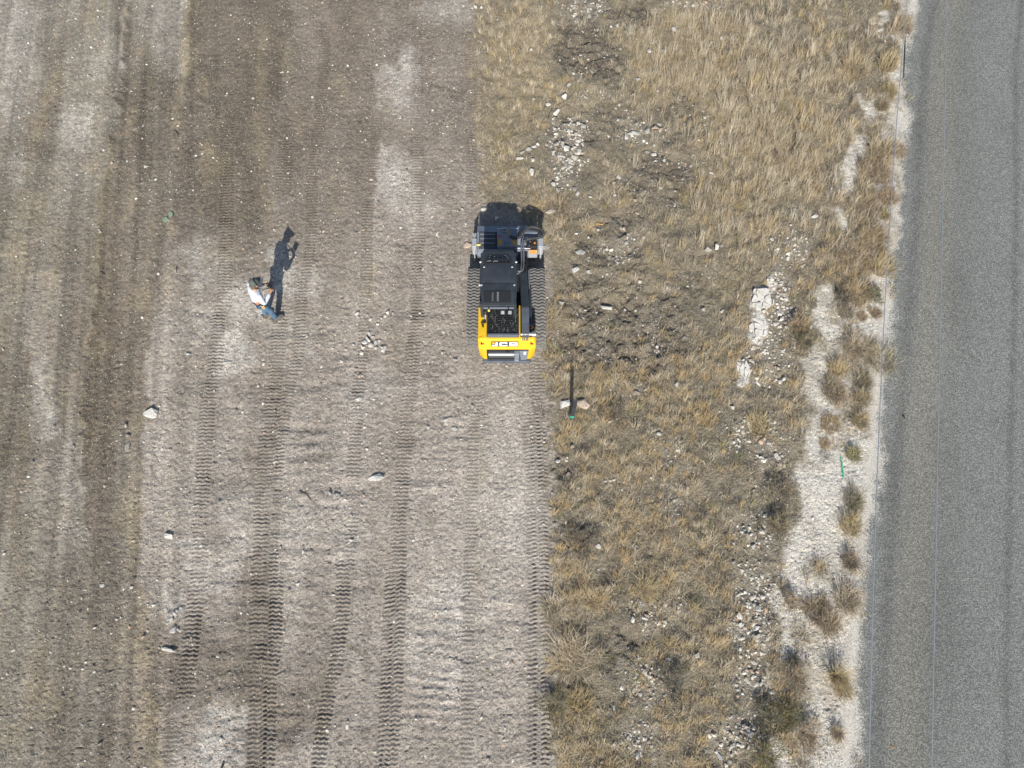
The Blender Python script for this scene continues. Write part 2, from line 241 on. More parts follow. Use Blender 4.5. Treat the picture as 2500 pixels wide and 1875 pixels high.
def speckle_material(name, road=False):
    """ground: layout colour from the mesh, stones and grit from Voronoi cells and noise"""
    m = bpy.data.materials.new(name); m.use_nodes = True; t = m.node_tree; N = t.nodes; L = t.links; b = N["Principled BSDF"]
    b.inputs["Roughness"].default_value = .9; b.inputs["Specular IOR Level"].default_value = .2
    geo = N.new("ShaderNodeNewGeometry")
    def math_(op, a, c=None, d=None):
        n = N.new("ShaderNodeMath"); n.operation = op
        for i, v in enumerate((a, c, d)):
            if v is None: continue
            if isinstance(v, (int, float)): n.inputs[i].default_value = v
            else: L.new(v, n.inputs[i])
        return n.outputs[0]
    def noise(sc, det=3, rough=.6):
        n = N.new("ShaderNodeTexNoise"); n.inputs["Scale"].default_value = sc; n.inputs["Detail"].default_value = det; n.inputs["Roughness"].default_value = rough
        L.new(geo.outputs["Position"], n.inputs["Vector"]); return n.outputs["Fac"]
    def voro(sc):
        n = N.new("ShaderNodeTexVoronoi"); n.inputs["Scale"].default_value = sc; L.new(geo.outputs["Position"], n.inputs["Vector"])
        return n.outputs["Distance"], n.outputs["Color"]
    def rng_(x, a, c, o0, o1):
        n = N.new("ShaderNodeMapRange"); L.new(x, n.inputs[0])
        for i, v in enumerate((a, c, o0, o1)): n.inputs[i + 1].default_value = v
        return n.outputs[0]
    def mix(f, a, c, mode='MIX'):
        n = N.new("ShaderNodeMix"); n.data_type = 'RGBA'; n.blend_type = mode
        for i, v in ((0, f), (6, a), (7, c)):
            if isinstance(v, (int, float)): n.inputs[i].default_value = v
            elif isinstance(v, tuple): n.inputs[i].default_value = (*v, 1)
            else: L.new(v, n.inputs[i])
        return n.outputs[2]
    at_ = N.new("ShaderNodeAttribute"); at_.attribute_name = "col"
    if not road:
        sp = N.new("ShaderNodeAttribute"); sp.attribute_name = "spk"
        base = mix(1.0, at_.outputs["Color"], rng_(noise(30, 5, .8), .32, .68, .52, 1.5), 'MULTIPLY')
        base = mix(1.0, base, rng_(noise(90, 2), .3, .7, .72, 1.28), 'MULTIPLY')
        col = base
        hs = None
        for sc, thr, gain in ((27, .90, 1.0), (44, .80, .9)):
            d, c = voro(sc); sep = N.new("ShaderNodeSeparateColor"); L.new(c, sep.inputs[0])
            lim = math_('SUBTRACT', 1.05, math_('MULTIPLY', sp.outputs["Fac"], (1.05 - thr) * 2.4))
            on = math_('MULTIPLY', math_('GREATER_THAN', sep.outputs[0], lim), rng_(d, .28, .45, 1, 0))
            stone = mix(sep.outputs[1], (.30, .27, .22), (.66, .62, .55))
            col = mix(math_('MULTIPLY', on, gain), col, stone)
            h = math_('MULTIPLY', on, 1.0 if sc < 30 else .6); hs = h if hs is None else math_('ADD', hs, h)
            dk = math_('MULTIPLY', math_('LESS_THAN', sep.outputs[2], .10), rng_(d, .2, .5, .45, 0))
            col = mix(dk, col, (.06, .05, .04))
        L.new(col, b.inputs["Base Color"])
        hh = math_('ADD', math_('MULTIPLY', noise(38, 5, .7), 1.4), hs)
        bp = N.new("ShaderNodeBump"); bp.inputs["Strength"].default_value = 1; bp.inputs["Distance"].default_value = .024
        L.new(hh, bp.inputs["Height"]); L.new(bp.outputs[0], b.inputs["Normal"])
    else:
        d, c = voro(42); sep = N.new("ShaderNodeSeparateColor"); L.new(c, sep.inputs[0])
        d2, c2 = voro(70); sep2 = N.new("ShaderNodeSeparateColor"); L.new(c2, sep2.inputs[0])
        chip = math_('ADD', math_('MULTIPLY', rng_(sep.outputs[0], .25, .95, 0, 1), .6), math_('MULTIPLY', sep2.outputs[0], .55))
        chip = math_('MULTIPLY', chip, rng_(d, .25, .7, 1.1, .45))
        dust = N.new("ShaderNodeAttribute"); dust.attribute_name = "dust"
        lo = mix(1.0, at_.outputs["Color"], (.42, .42, .42), 'MULTIPLY'); hi = mix(1.0, at_.outputs["Color"], (1.75, 1.75, 1.71), 'MULTIPLY')
        col = mix(chip, lo, hi)
        dn = math_('ADD', dust.outputs["Fac"], math_('MULTIPLY', math_('SUBTRACT', math_('ADD', math_('MULTIPLY', sep2.outputs[1], .6), math_('MULTIPLY', noise(22, 4, .8), .8)), .7), .9))
        col = mix(rng_(dn, .40, .62, 0, 1), col, mix(sep.outputs[1], (.46, .42, .36), (.68, .64, .57)))
        L.new(col, b.inputs["Base Color"])
        bp = N.new("ShaderNodeBump"); bp.inputs["Strength"].default_value = .8; bp.inputs["Distance"].default_value = .008
        L.new(chip, bp.inputs["Height"]); L.new(bp.outputs[0], b.inputs["Normal"])
    return m

# ------------------------------------------------------------------ object helpers
def tag(o, label=None, cat=None, group=None, kind=None):
    if label: o["label"] = label
    if cat: o["category"] = cat
    if group: o["group"] = group
    if kind: o["kind"] = kind
    return o
def empty(name, loc, rz=0, **k):
    o = bpy.data.objects.new(name, None); COL.objects.link(o); o.location = loc; o.rotation_euler = (0, 0, rz); o.empty_display_size = .2
    return tag(o, **k)
def link(name, me, parent=None, m=None):
    o = bpy.data.objects.new(name, me); COL.objects.link(o)
    if parent: o.parent = parent
    if m is not None and not me.materials: me.materials.append(m)
    return o
def np_mesh(name, V, F, smooth=False, cols=None, cname="col"):
    """V (n,3), F list of (array (k,m)) faces of equal size, fast"""
    me = bpy.data.meshes.new(name); V = np.asarray(V, np.float32)
    me.vertices.add(len(V)); me.vertices.foreach_set("co", V.ravel())
    li = np.concatenate([f.ravel() for f in F]).astype(np.int32)
    sz = np.concatenate([np.full(len(f), f.shape[1], np.int32) for f in F])
    me.loops.add(len(li)); me.loops.foreach_set("vertex_index", li)
    me.polygons.add(len(sz)); me.polygons.foreach_set("loop_start", np.concatenate([[0], np.cumsum(sz)[:-1]]).astype(np.int32))
    me.polygons.foreach_set("loop_total", sz)
    me.polygons.foreach_set("use_smooth", np.full(len(sz), smooth, bool))
    me.update(calc_edges=True)
    if cols is not None:
        a = me.attributes.new(cname, 'FLOAT_COLOR', 'POINT')
        a.data.foreach_set("color", np.concatenate([cols, np.ones((len(cols), 1))], 1).astype(np.float32).ravel())
    return me
def fattr(me, name, arr):
    a = me.attributes.new(name, 'FLOAT', 'POINT'); a.data.foreach_set("value", np.asarray(arr, np.float32))
class B:
    """collects shapes in one bmesh and links them as ONE mesh object"""
    def __init__(s): s.bm = bmesh.new()
    def _add(s, verts, faces, bev=0, seg=1):
        t = bmesh.new(); vs = [t.verts.new(v) for v in verts]
        for f in faces: t.faces.new([vs[i] for i in f])
        bmesh.ops.recalc_face_normals(t, faces=t.faces)
        if bev: bmesh.ops.bevel(t, geom=list(t.edges), offset=bev, segments=seg, affect='EDGES', profile=.6)
        s._join(t)
    def _join(s, t):
        me = bpy.data.meshes.new("tmp"); t.to_mesh(me); t.free(); s.bm.from_mesh(me); bpy.data.meshes.remove(me)
    def box(s, x0, x1, y0, y1, z0, z1, bev=.01):
        v = [(x, y, z) for z in (z0, z1) for y in (y0, y1) for x in (x0, x1)]
        s._add(v, [(0, 1, 3, 2), (4, 5, 7, 6), (0, 1, 5, 4), (2, 3, 7, 6), (0, 2, 6, 4), (1, 3, 7, 5)], bev); return s
    def prism(s, poly, z0, z1, bev=0, seg=1, top=None):
        n = len(poly); p2 = top or poly
        v = [(x, y, z0) for x, y in poly] + [(x, y, z1) for x, y in p2]
        s._add(v, [tuple(range(n)), tuple(range(n, 2 * n))] + [(i, (i + 1) % n, n + (i + 1) % n, n + i) for i in range(n)], bev, seg); return s
    def xprism(s, prof, x0, x1, bev=0, seg=1):
        """profile in (y, z) swept along x"""
        n = len(prof); v = [(x0, y, z) for y, z in prof] + [(x1, y, z) for y, z in prof]
        s._add(v, [tuple(range(n)), tuple(range(n, 2 * n))] + [(i, (i + 1) % n, n + (i + 1) % n, n + i) for i in range(n)], bev, seg); return s
    def hull(s, pts, bev=0, seg=1):
        t = bmesh.new(); [t.verts.new(p) for p in pts]; r = bmesh.ops.convex_hull(t, input=t.verts)
        bmesh.ops.delete(t, geom=[v for v in t.verts if not v.link_faces], context='VERTS')
        bmesh.ops.dissolve_limit(t, angle_limit=.01, verts=t.verts, edges=t.edges)
        if bev: bmesh.ops.bevel(t, geom=list(t.edges), offset=bev, segments=seg, affect='EDGES', profile=.6)
        s._join(t); return s
    def cyl(s, a, b, r, r2=None, n=16):
        a = Vector(a); b = Vector(b); d = b - a; t = bmesh.new()
        bmesh.ops.create_cone(t, cap_ends=True, segments=n, radius1=r, radius2=r if r2 is None else r2, depth=d.length)
        bmesh.ops.transform(t, matrix=Matrix.Translation((a + b) / 2) @ d.to_track_quat('Z', 'Y').to_matrix().to_4x4(), verts=t.verts)
        s._join(t); return s
    def tube(s, pts, r, n=8, sub=4, rr=None):
        P = [Vector(p) for p in pts]
        if sub > 1 and len(P) > 2:                       # Catmull-Rom
            Q = []; E_ = [2 * P[0] - P[1]] + P + [2 * P[-1] - P[-2]]
            for i in range(1, len(E_) - 2):
                for k in range(sub):
                    t = k / sub; a, b, c, d = E_[i - 1:i + 3]
                    Q.append(.5 * ((2 * b) + (c - a) * t + (2 * a - 5 * b + 4 * c - d) * t * t + (3 * b - a - 3 * c + d) * t ** 3))
            P = Q + [P[-1]]
        v = []; N_ = len(P); up = Vector((0, 0, 1))
        for i, p in enumerate(P):
            d = (P[min(i + 1, N_ - 1)] - P[max(i - 1, 0)]).normalized(); x = d.cross(up)
            if x.length < .05: x = d.cross(Vector((1, 0, 0)))
            x.normalize(); y = x.cross(d); q = rr(i / (N_ - 1)) if rr else r
            v += [p + (x * math.cos(2 * math.pi * k / n) + y * math.sin(2 * math.pi * k / n)) * q for k in range(n)]
        f = [(i * n + k, i * n + (k + 1) % n, (i + 1) * n + (k + 1) % n, (i + 1) * n + k) for i in range(N_ - 1) for k in range(n)]
        s._add(v, f + [tuple(range(n)), tuple(range((N_ - 1) * n, N_ * n))]); return s
    def ball(s, c, r, sc=(1, 1, 1), sub=2):
        t = bmesh.new(); bmesh.ops.create_icosphere(t, subdivisions=sub, radius=r)
        bmesh.ops.transform(t, matrix=Matrix.Translation(c) @ Matrix.Diagonal((*sc, 1)), verts=t.verts); s._join(t); return s
    def build(s, name, m, parent=None, smooth=False, loc=None):
        me = bpy.data.meshes.new(name); bmesh.ops.recalc_face_normals(s.bm, faces=s.bm.faces)
        if smooth:
            for f in s.bm.faces: f.smooth = True
            for e in s.bm.edges:
                if len(e.link_faces) == 2 and e.calc_face_angle(0) > .7: e.smooth = False
        s.bm.to_mesh(me); s.bm.free(); o = link(name, me, parent, m)
        if loc: o.location = loc
        return o

# ================================================================== GROUND: one sheet to the horizon, dense where the photograph looks
vv = np.arange(1010, -1010, -1.9); th = TILT - np.arctan(vv / FPX); Ymid = H * np.tan(th)
g = 1.06 ** np.arange(1, 100); g = g[g < 330]
Yr = np.concatenate([(Ymid[0] - .03 * np.cumsum(np.maximum(1, g)))[::-1], Ymid, Ymid[-1] + .05 * np.cumsum(np.maximum(1, g))])
s_in = np.linspace(-1.03, 1.03, 1230); s_out = 1.03 + np.cumsum(.0025 * 1.09 ** np.arange(1, 92))
sx = np.concatenate([-s_out[::-1], s_in, s_out])
hw = 1250 / FPX * (np.clip(Yr, -4, 24) * ST + H * CT)
GX = sx[None, :] * hw[:, None]; GY = np.repeat(Yr[:, None], len(sx), 1)
gr, gc = GX.shape; X = GX.ravel(); Y = GY.ravel()
fl = {}
for i in range(0, len(X), 400000):
    q = fields(X[i:i + 400000], Y[i:i + 400000])
    for k in ('z', 'col', 'spk'): fl.setdefault(k, []).append(q[k])
fl = {k: np.concatenate(v) for k, v in fl.items()}
far = ss(22, 60, np.hypot(X, Y - 8)); z = fl['z'] * (1 - far)
idx = np.arange(gr * gc).reshape(gr, gc)
F = np.stack([idx[:-1, :-1], idx[:-1, 1:], idx[1:, 1:], idx[1:, :-1]], -1).reshape(-1, 4)
me = np_mesh("ground", np.stack([X, Y, z], 1), [F], True, fl['col']); fattr(me, "spk", fl['spk'])
me.materials.append(speckle_material("bare_ground"))
tag(link("ground", me), kind="structure")

# ================================================================== ROAD
yr = np.concatenate([np.linspace(-300, -5, 30), np.linspace(-4.5, 21, 460), np.linspace(22, 300, 30)])
ur = np.concatenate([np.linspace(-.45, 1.2, 60), np.linspace(1.25, 7.6, 110)])
YY, UU = np.meshgrid(yr, ur, indexing='ij'); XX = road_x(YY) + UU; f1 = fbm(XX * 1.1, YY * .5, 201, 3); f2 = fbm(XX * 4, YY * 4, 203, 3)
crown = .012 + .03 * ss(-.4, .5, UU) + .012 * UU * (UU > 0) * (1 - UU / 7)
ZZ = np.where(UU < -.3, .012 - .05 * np.clip((-.3 - UU) / .15, 0, 1), crown) + (fbm(XX * 20, YY * 20, 209, 2) - .5) * .006
base = .208 * (.86 + .2 * f1 + .16 * fbm(XX * .7, YY * .12, 207, 3))
dk = np.exp(-((UU - .42 - .12 * (f1 - .5)) / .17) ** 2) * .20 * (.5 + f2) + np.exp(-((UU - 3.16 - .06 * (f1 - .5)) / .09) ** 2) * .24 * (.6 + .8 * f2) + np.exp(-((UU - 1.55) / .5) ** 2) * .10 + np.exp(-((UU - 5.9) / .3) ** 2) * .2
warm = np.exp(-((UU - 1.0) / .5) ** 2)
cc = (base * (1 - np.clip(dk, 0, .7)))[..., None] * np.array([.985, 1.005, .955])
cc = cc * (1 + warm[..., None] * np.array([.10, .04, -.03]))
dust = np.clip(1.05 - (UU + .34 + (f1 - .5) * .5 + (f2 - .5) * .35) / .5, 0, 1); dust = np.maximum(dust, np.clip((UU - 7.2) / .3, 0, 1))
n_, m_ = XX.shape; idx = np.arange(n_ * m_).reshape(n_, m_)
F = np.stack([idx[:-1, :-1], idx[:-1, 1:], idx[1:, 1:], idx[1:, :-1]], -1).reshape(-1, 4)
me = np_mesh("road", np.stack([XX.ravel(), YY.ravel(), ZZ.ravel()], 1), [F], True, cc.reshape(-1, 3)); fattr(me, "dust", dust.ravel())
me.materials.append(speckle_material("chip_seal", True)); tag(link("road", me), kind="structure")

# ================================================================== STONES
def rock_mesh(name, seed, flat=.55, n=15, rnd=.0):
    r = random.Random(seed); b = B(); pts = []
    for _ in range(n):
        v = Vector((r.gauss(0, 1), r.gauss(0, 1), r.gauss(0, 1))).normalized(); v = Vector((v.x * r.uniform(.85, 1.15), v.y * r.uniform(.65, .95), v.z * flat)); pts.append(v)
    b.hull(pts); me = bpy.data.meshes.new(name); b.bm.to_mesh(me); b.bm.free(); return me
ROCK_W = mat("limestone", (.66, .63, .57), .9, spec=.2, noise=(5, .25, .03)); ROCK_G = mat("grey_limestone", (.45, .43, .39), .9, spec=.2, noise=(5, .25, .03)); ROCK_T = mat("tan_limestone", (.52, .42, .33), .9, spec=.2, noise=(5, .25, .03))
RM = {}
for nm, mm in (('w', ROCK_W), ('g', ROCK_G), ('t', ROCK_T)):
    for i in range(9):
        me = rock_mesh("rock", 100 + i, (.42, .55, .66)[i % 3], 10 + i % 4); me.materials.append(mm); RM[nm, i] = me
nrock = [0]; ROCKS = []
def rock(px, py, size, label, group=None, tone='w', rz=None, sc=(1, 1, 1), lift=.25, mi=None):
    """size: length in picture pixels of the 2500 px photograph"""
    p = at(px, py); dep = p.y * ST + H * CT; a = size / FPX * dep * .5
    o = bpy.data.objects.new("rock", RM[tone, nrock[0] % 9 if mi is None else mi]); COL.objects.link(o); nrock[0] += 1
    o.scale = (a * sc[0], a * sc[1], a * sc[2]); o.rotation_euler = (random.uniform(-.2, .2), random.uniform(-.2, .2), random.uniform(0, 6.28) if rz is None else rz)
    ROCKS.append((p.x, p.y, a * max(sc[0], sc[1]))); o.location = (p.x, p.y, gz(p.x, p.y) + a * lift); return tag(o, label, "rock", group)
def Zm(ox, oy, l, sc=3.53): return [(ox + a / sc, oy + b / sc, s / sc * .92) for a, b, s in l]
#  -- rocks that stand out
SPECIAL = [
 (1379, 989, 42, "white squared rock on the left side of the black stake", 'w', (.75, 1.1, 1)), (1419, 988, 42, "pinkish grey pointed rock on the right side of the black stake", 't', (1.2, .9, .9)),
 (414, 1310, 34, "white flat topped rock with a black shadow behind it on the left", 'w', (1, .62, .75)), (918, 1167, 40, "large grey and white slab rock in the middle of the graded strip", 'w', (1.15, .75, .6)),
 (823, 1210, 22, "grey rock half dug out beside a dark hollow in the graded strip", 'g', (1, .7, .8)), (374, 1012, 44, "cracked layered white rock in the dark strip left of the person", 'w', (1, .8, .45)),
 (313, 1094, 30, "long bluish grey sliver of rock lying upright in the brown strip", 'g', (.42, 1.35, .4)), (418, 1588, 42, "long white stone beside the leftmost track prints", 'w', (1.3, .35, .35)),
 (359, 409, 24, "white flat stone on the dark windrow in the upper left", 'w', (1.1, .5, .5)), (1405, 660, 28, "white split rock just right of the loader's right track", 'w', (.8, 1.2, .9)),
 (1414, 616, 32, "flat grey stone slab in the grass above the split white rock", 'g', (1.2, .7, .3)), (1482, 752, 30, "long pale slab lying diagonally in the grass right of the loader", 'w', (1.4, .45, .35)),
 (1344, 517, 24, "white oval rock at the right corner of the loader's shadow", 'w', (1.2, .8, .8)), (1548, 328, 32, "largest white rock of the scatter ahead of the loader", 'w', (1.2, .7, .7)),
 (1143, 600, 26, "pale rounded rock touching the left side of the mulcher head", 't', (1.1, .8, .7)), (1333, 606, 24, "grey angular rock touching the right side of the mulcher head", 'g', (.9, 1.1, .7)),
 (1182, 512, 18, "white rock at the left edge of the loader's shadow", 'w', (1.1, .8, .8)), (1214, 534, 18, "grey rock lying inside the loader's shadow", 'w', (1, 1, .7)),
 (1268, 388, 22, "white rock at the left end of the scatter ahead of the loader", 'w', (1.1, .8, .8)), (1510, 430, 19, "white pointed rock standing alone ahead of the loader", 'w', (.8, 1.3, .9)),
 (1598, 373, 18, "white wedge shaped rock right of the scatter ahead of the loader", 'w', (1.2, .7, .7)), (1987, 530, 20, "pale round rock in the dry grass beside the gravel shoulder", 'w', (1, .9, .7)),
 (677, 692, 11, "grey stone lying inside the person's shadow", 'g', (1, .9, .6)), (666, 665, 9, "small white stone on the left edge of the person's shadow", 'w', (1, .9, .6)),
 (556, 886, 20, "white flat stone below and left of the person", 'w', (1.2, .5, .5)), (462, 866, 15, "small flat white stone left of the stone below the person", 'w', (1.1, .6, .5)),
 (857, 170, 11, "white stone alone on the graded strip at the top", 'w', (.8, 1.1, .7)), (930, 258, 11, "ring marked pale stone on the graded strip at the top", 'w', (1, .9, .5)),
 (1108, 1048, 20, "flat pale stone pressed into the strip below the loader", 'w', (1.1, .7, .35)), (1089, 1027, 17, "rounded white stone just above the flat pressed stone below the loader", 'w', (1, .8, .5)),
 (876, 975, 18, "white stone at the top of the torn up soil below the stone heap", 'w', (1, .8, .6)), (1567, 1602, 0, "", 'w', (1, 1, 1)),
 (1389, 1160, 18, "pinkish oval stone in the grass beside the right track print", 't', (.7, 1.2, .5)), (1461, 1335, 17, "white blocky stone in the grass right of the track prints", 'w', (1, 1, .7)),
 (1569, 1477, 15, "white oblong stone below the green tipped tuft in the grass", 'w', (1.2, .7, .7)), (1352, 1567, 14, "white stone beside the big spraying tuft next to the track print", 'w', (1.1, .8, .7)),
 (1726, 1836, 18, "bright white block of rock at the bottom of the verge", 'w', (.8, 1.1, .9)), (1829, 1793, 20, "grey pointed stone below the white block at the shoulder", 'g', (.9, 1.2, .7)),
 (1842, 1620, 16, "bright white stone on the gravel bank beside the shoulder", 'w', (1.1, .9, .8)), (250, 1430, 17, "white broken stone in the brown strip at the lower left", 'w', (1, .8, .5)),
 (32, 1588, 13, "white stone near the left edge of the picture", 'w', (1, .7, .5)), (441, 1487, 18, "white stone at the top of the broken stones beside the leftmost track prints", 'w', (1, .8, .6)),
 (424, 1540, 24, "white jagged stone at the foot of the broken stones beside the leftmost track prints", 'w', (1, .8, .6))]
for a, b, s, l, t, sc in SPECIAL:
    if s: rock(a, b, s * .98, l, None, t, random.uniform(-.25, .25), (sc[0], sc[1], sc[2] * .8), .2)
for a, b, m_ in ((1384, 993, .12), (1413, 989, .12)): pass
#  -- groups of look-alikes
def rocks(lst, label, group, tones='wwwg', k=1.5):
    for a, b, s in lst: rock(a, b, s * k, label, group, random.choice(tones), None, (1, random.uniform(.7, 1), random.uniform(.75, 1.1)), .42)
rocks(Zm(1250, 0, [(310, 915, 45), (485, 740, 45), (460, 840, 55), (385, 980, 60), (570, 1065, 35), (615, 1080, 60), (490, 1125, 45), (430, 1235, 50), (465, 1280, 50), (580, 1305, 50), (150, 1290, 45), (220, 1250, 40), (90, 1320, 40), (180, 1385, 40), (355, 1330, 40), (505, 1380, 40), (550, 1370, 30), (660, 1370, 30), (170, 1495, 55), (360, 1605, 45), (500, 1445, 50), (190, 1270, 36), (185, 865, 30), (430, 1450, 28), (400, 1500, 24), (370, 1460, 26), (540, 1640, 40), (400, 1650, 34), (440, 1400, 26), (230, 1195, 24), (375, 1165, 26), (290, 1155, 20)]),
    "white limestone rock scattered in the dry grass ahead of the loader's mulcher head", "limestone rocks ahead of the loader", 'wwwwg')
rocks(Zm(1250, 0, [(985, 1180, 50), (1165, 1140, 60), (1235, 1120, 60), (1265, 1080, 40), (1170, 1310, 35), (1280, 1130, 40), (885, 1575, 35), (1710, 1500, 35), (1045, 825, 40), (925, 905, 25), (1255, 790, 26), (1240, 1385, 36), (1310, 1380, 30), (1250, 1470, 20), (1655, 1020, 30), (1640, 1410, 30), (1355, 1140, 22), (1075, 1075, 36), (1225, 1250, 30), (1300, 1190, 28), (1050, 965, 24), (1265, 930, 22)]),
    "pale rock in the rough grass to the right of the scatter ahead of the loader", "pale rocks in the rough grass", 'wwgt')
rocks(Zm(1250, 0, [(1395, 260, 40), (910, 225, 35), (850, 225, 34), (960, 210, 26), (740, 240, 26), (165, 440, 26), (905, 447, 25), (1310, 440, 40), (1180, 445, 40), (1215, 440, 24), (1710, 365, 35), (1800, 330, 40), (685, 590, 40), (525, 640, 30), (640, 560, 24), (1380, 240, 24), (1090, 680, 34), (1490, 60, 26), (1560, 60, 30)]) + Zm(625, 0, [(1895, 75, 35), (1943, 68, 26)]),
    "white stone in the grass near the top of the picture around the dark bare patch", "stones around the dark bare patch", 'wwg')
rocks(Zm(1250, 470, [(165, 140, 30), (660, 680, 40), (425, 950, 50), (535, 1125, 35), (1750, 480, 55), (1680, 510, 50), (1800, 470, 35), (985, 440, 35), (965, 310, 40), (1000, 370, 25), (1105, 765, 35), (1060, 65, 40), (680, 40, 30), (560, 10, 45), (1085, 180, 34), (940, 310, 24), (740, 320, 26), (960, 470, 30), (1805, 1035, 35), (1650, 1010, 40), (1250, 1330, 30), (1775, 1490, 30), (1490, 1250, 35), (660, 380, 22), (850, 365, 20), (1075, 905, 22), (1610, 1350, 26), (1660, 1390, 26)]),
    "whitish stone in the trampled grass to the right of the loader", "stones in the trampled grass", 'wwgt')
rocks(Zm(1250, 940, [(390, 660, 45), (520, 535, 35), (570, 890, 30), (1075, 80, 60), (1415, 5, 40), (1325, 565, 30), (1265, 430, 40), (1200, 800, 30), (1090, 1280, 30), (1060, 1390, 30), (345, 935, 22)]) + Zm(1250, 1405, [(1140, 370, 45), (1160, 345, 36), (1590, 690, 45), (1340, 720, 40), (770, 1610, 40), (840, 1145, 30), (880, 1140, 35), (740, 1150, 30), (1140, 820, 35), (1270, 1430, 40), (1080, 1555, 50), (1175, 540, 20), (1040, 940, 18), (880, 1450, 30)]),
    "pale stone among the straw tufts of the lower verge", "stones among the lower straw tufts", 'wwgt')
rocks(Zm(1250, 940, [(1905, 190, 45), (2140, 630, 35), (2165, 1135, 40), (2140, 1265, 55), (2025, 1315, 50), (1905, 1370, 35), (2070, 1395, 45), (2010, 1430, 35), (1910, 1530, 30), (2025, 1525, 25), (2080, 910, 30), (2000, 1255, 36)]) + Zm(1250, 1405, [(1945, 980, 35), (1950, 1035, 35), (1885, 1370, 40), (1965, 1385, 28), (1785, 1560, 60), (1885, 1480, 45), (1890, 1540, 36), (2030, 1475, 45), (2120, 290, 60), (2120, 370, 38), (2165, 400, 35), (2110, 515, 50), (2085, 520, 34), (1960, 420, 35), (2140, 930, 40), (2010, 1300, 50), (2075, 850, 32), (2085, 465, 30), (1840, 1640, 40), (1880, 1610, 34)]),
    "white limestone rubble on the stony bank along the gravel shoulder", "limestone rubble along the shoulder", 'wwwgt')
rocks(Zm(1875, 470, [(395, 215, 0), (30, 415, 36), (165, 575, 40), (230, 570, 25), (105, 1095, 50), (55, 1135, 35), (130, 1610, 40), (100, 1640, 35), (90, 1520, 30), (85, 965, 24), (235, 1010, 24), (365, 1165, 40), (210, 620, 24), (190, 640, 22), (50, 1390, 20), (120, 1370, 24), (175, 1170, 26), (140, 1040, 22)]) + Zm(1800, 680, [(335, 215, 26), (430, 210, 24), (365, 345, 44), (310, 380, 36), (410, 410, 34), (375, 605, 30), (300, 600, 28), (340, 750, 30), (380, 840, 34), (345, 860, 34), (110, 680, 26), (470, 575, 26), (435, 310, 30), (485, 260, 28), (470, 355, 26), (475, 180, 24), (360, 400, 28), (340, 280, 30)], 3.4),
    "white stone in the stony strip beside the cracked pale outcrop", "stones beside the cracked outcrop", 'wwwgt')
rocks(Zm(625, 470, [(875, 1045, 35), (880, 1080, 28), (985, 1095, 30), (1110, 1070, 35), (1140, 1035, 42), (1180, 1045, 30), (1085, 1085, 25), (960, 1060, 22), (975, 1225, 38), (970, 1270, 52), (945, 1295, 52), (1030, 1295, 40), (985, 1325, 44), (915, 1335, 46), (1105, 1355, 56), (1035, 1340, 32), (910, 1385, 36), (840, 1310, 25), (1010, 1245, 26), (975, 920, 25), (1060, 1280, 26), (1090, 1340, 40), (1060, 1130, 24), (1110, 1200, 20)]),
    "white stone of the loose heap on the graded strip between the person and the loader", "loose stone heap on the graded strip", 'wwww')
rocks(Zm(625, 470, [(1855, 530, 30), (1410, 1035, 34), (890, 600, 22), (1575, 345, 34), (1605, 1385, 30), (860, 1520, 35), (895, 1580, 44), (850, 1560, 30), (1720, 1440, 46), (700, 240, 20), (350, 560, 26), (300, 555, 22), (425, 945, 22), (1570, 380, 30)]) + Zm(625, 940, [(900, 130, 30), (640, 935, 44), (715, 910, 40), (680, 960, 40), (1125, 645, 30), (825, 1125, 36), (1870, 185, 36), (1890, 205, 30), (1485, 370, 34), (820, 1340, 40), (800, 1360, 30), (1600, 405, 22), (120, 1260, 26), (215, 1400, 28), (970, 1640, 22)]),
    "pale stone half sunk in the graded strip around the track prints", "stones half sunk in the graded strip", 'wwgt', 1.25)
rocks(Zm(0, 470, [(975, 195, 22), (1165, 50, 22), (870, 338, 25), (1285, 765, 40), (1045, 1480, 34), (2140, 280, 22), (1010, 85, 24), (630, 970, 22), (1270, 680, 24)]) + Zm(0, 940, [(1110, 440, 44), (1010, 480, 26), (630, 530, 50), (690, 260, 32), (285, 665, 38), (70, 485, 22), (320, 490, 28), (320, 570, 28), (1175, 1520, 34), (1460, 1400, 24), (1180, 275, 20)]) + Zm(0, 1405, [(1140, 105, 40), (1140, 138, 32), (1245, 530, 46), (690, 315, 32), (1790, 385, 36), (1735, 830, 26), (1525, 1195, 34), (890, 60, 24)]) + Zm(0, 0, [(135, 1350, 38), (530, 890, 26), (1230, 1550, 20)]) + Zm(625, 0, [(20, 910, 30), (35, 1380, 30), (1245, 1080, 18), (940, 970, 18), (1300, 1630, 35), (1105, 490, 16)]),
    "small white stone lying on the older graded soil in the left half", "stones on the older graded soil", 'wgt', 1.05)
rocks(Zm(0, 1405, [(1505, 335, 44), (1480, 380, 42), (1455, 410, 30), (1530, 310, 34), (1490, 345, 30), (1545, 470, 36), (1510, 455, 36)]),
    "white broken stone in the line beside the leftmost track prints", "broken stones beside the leftmost track prints", 'www')

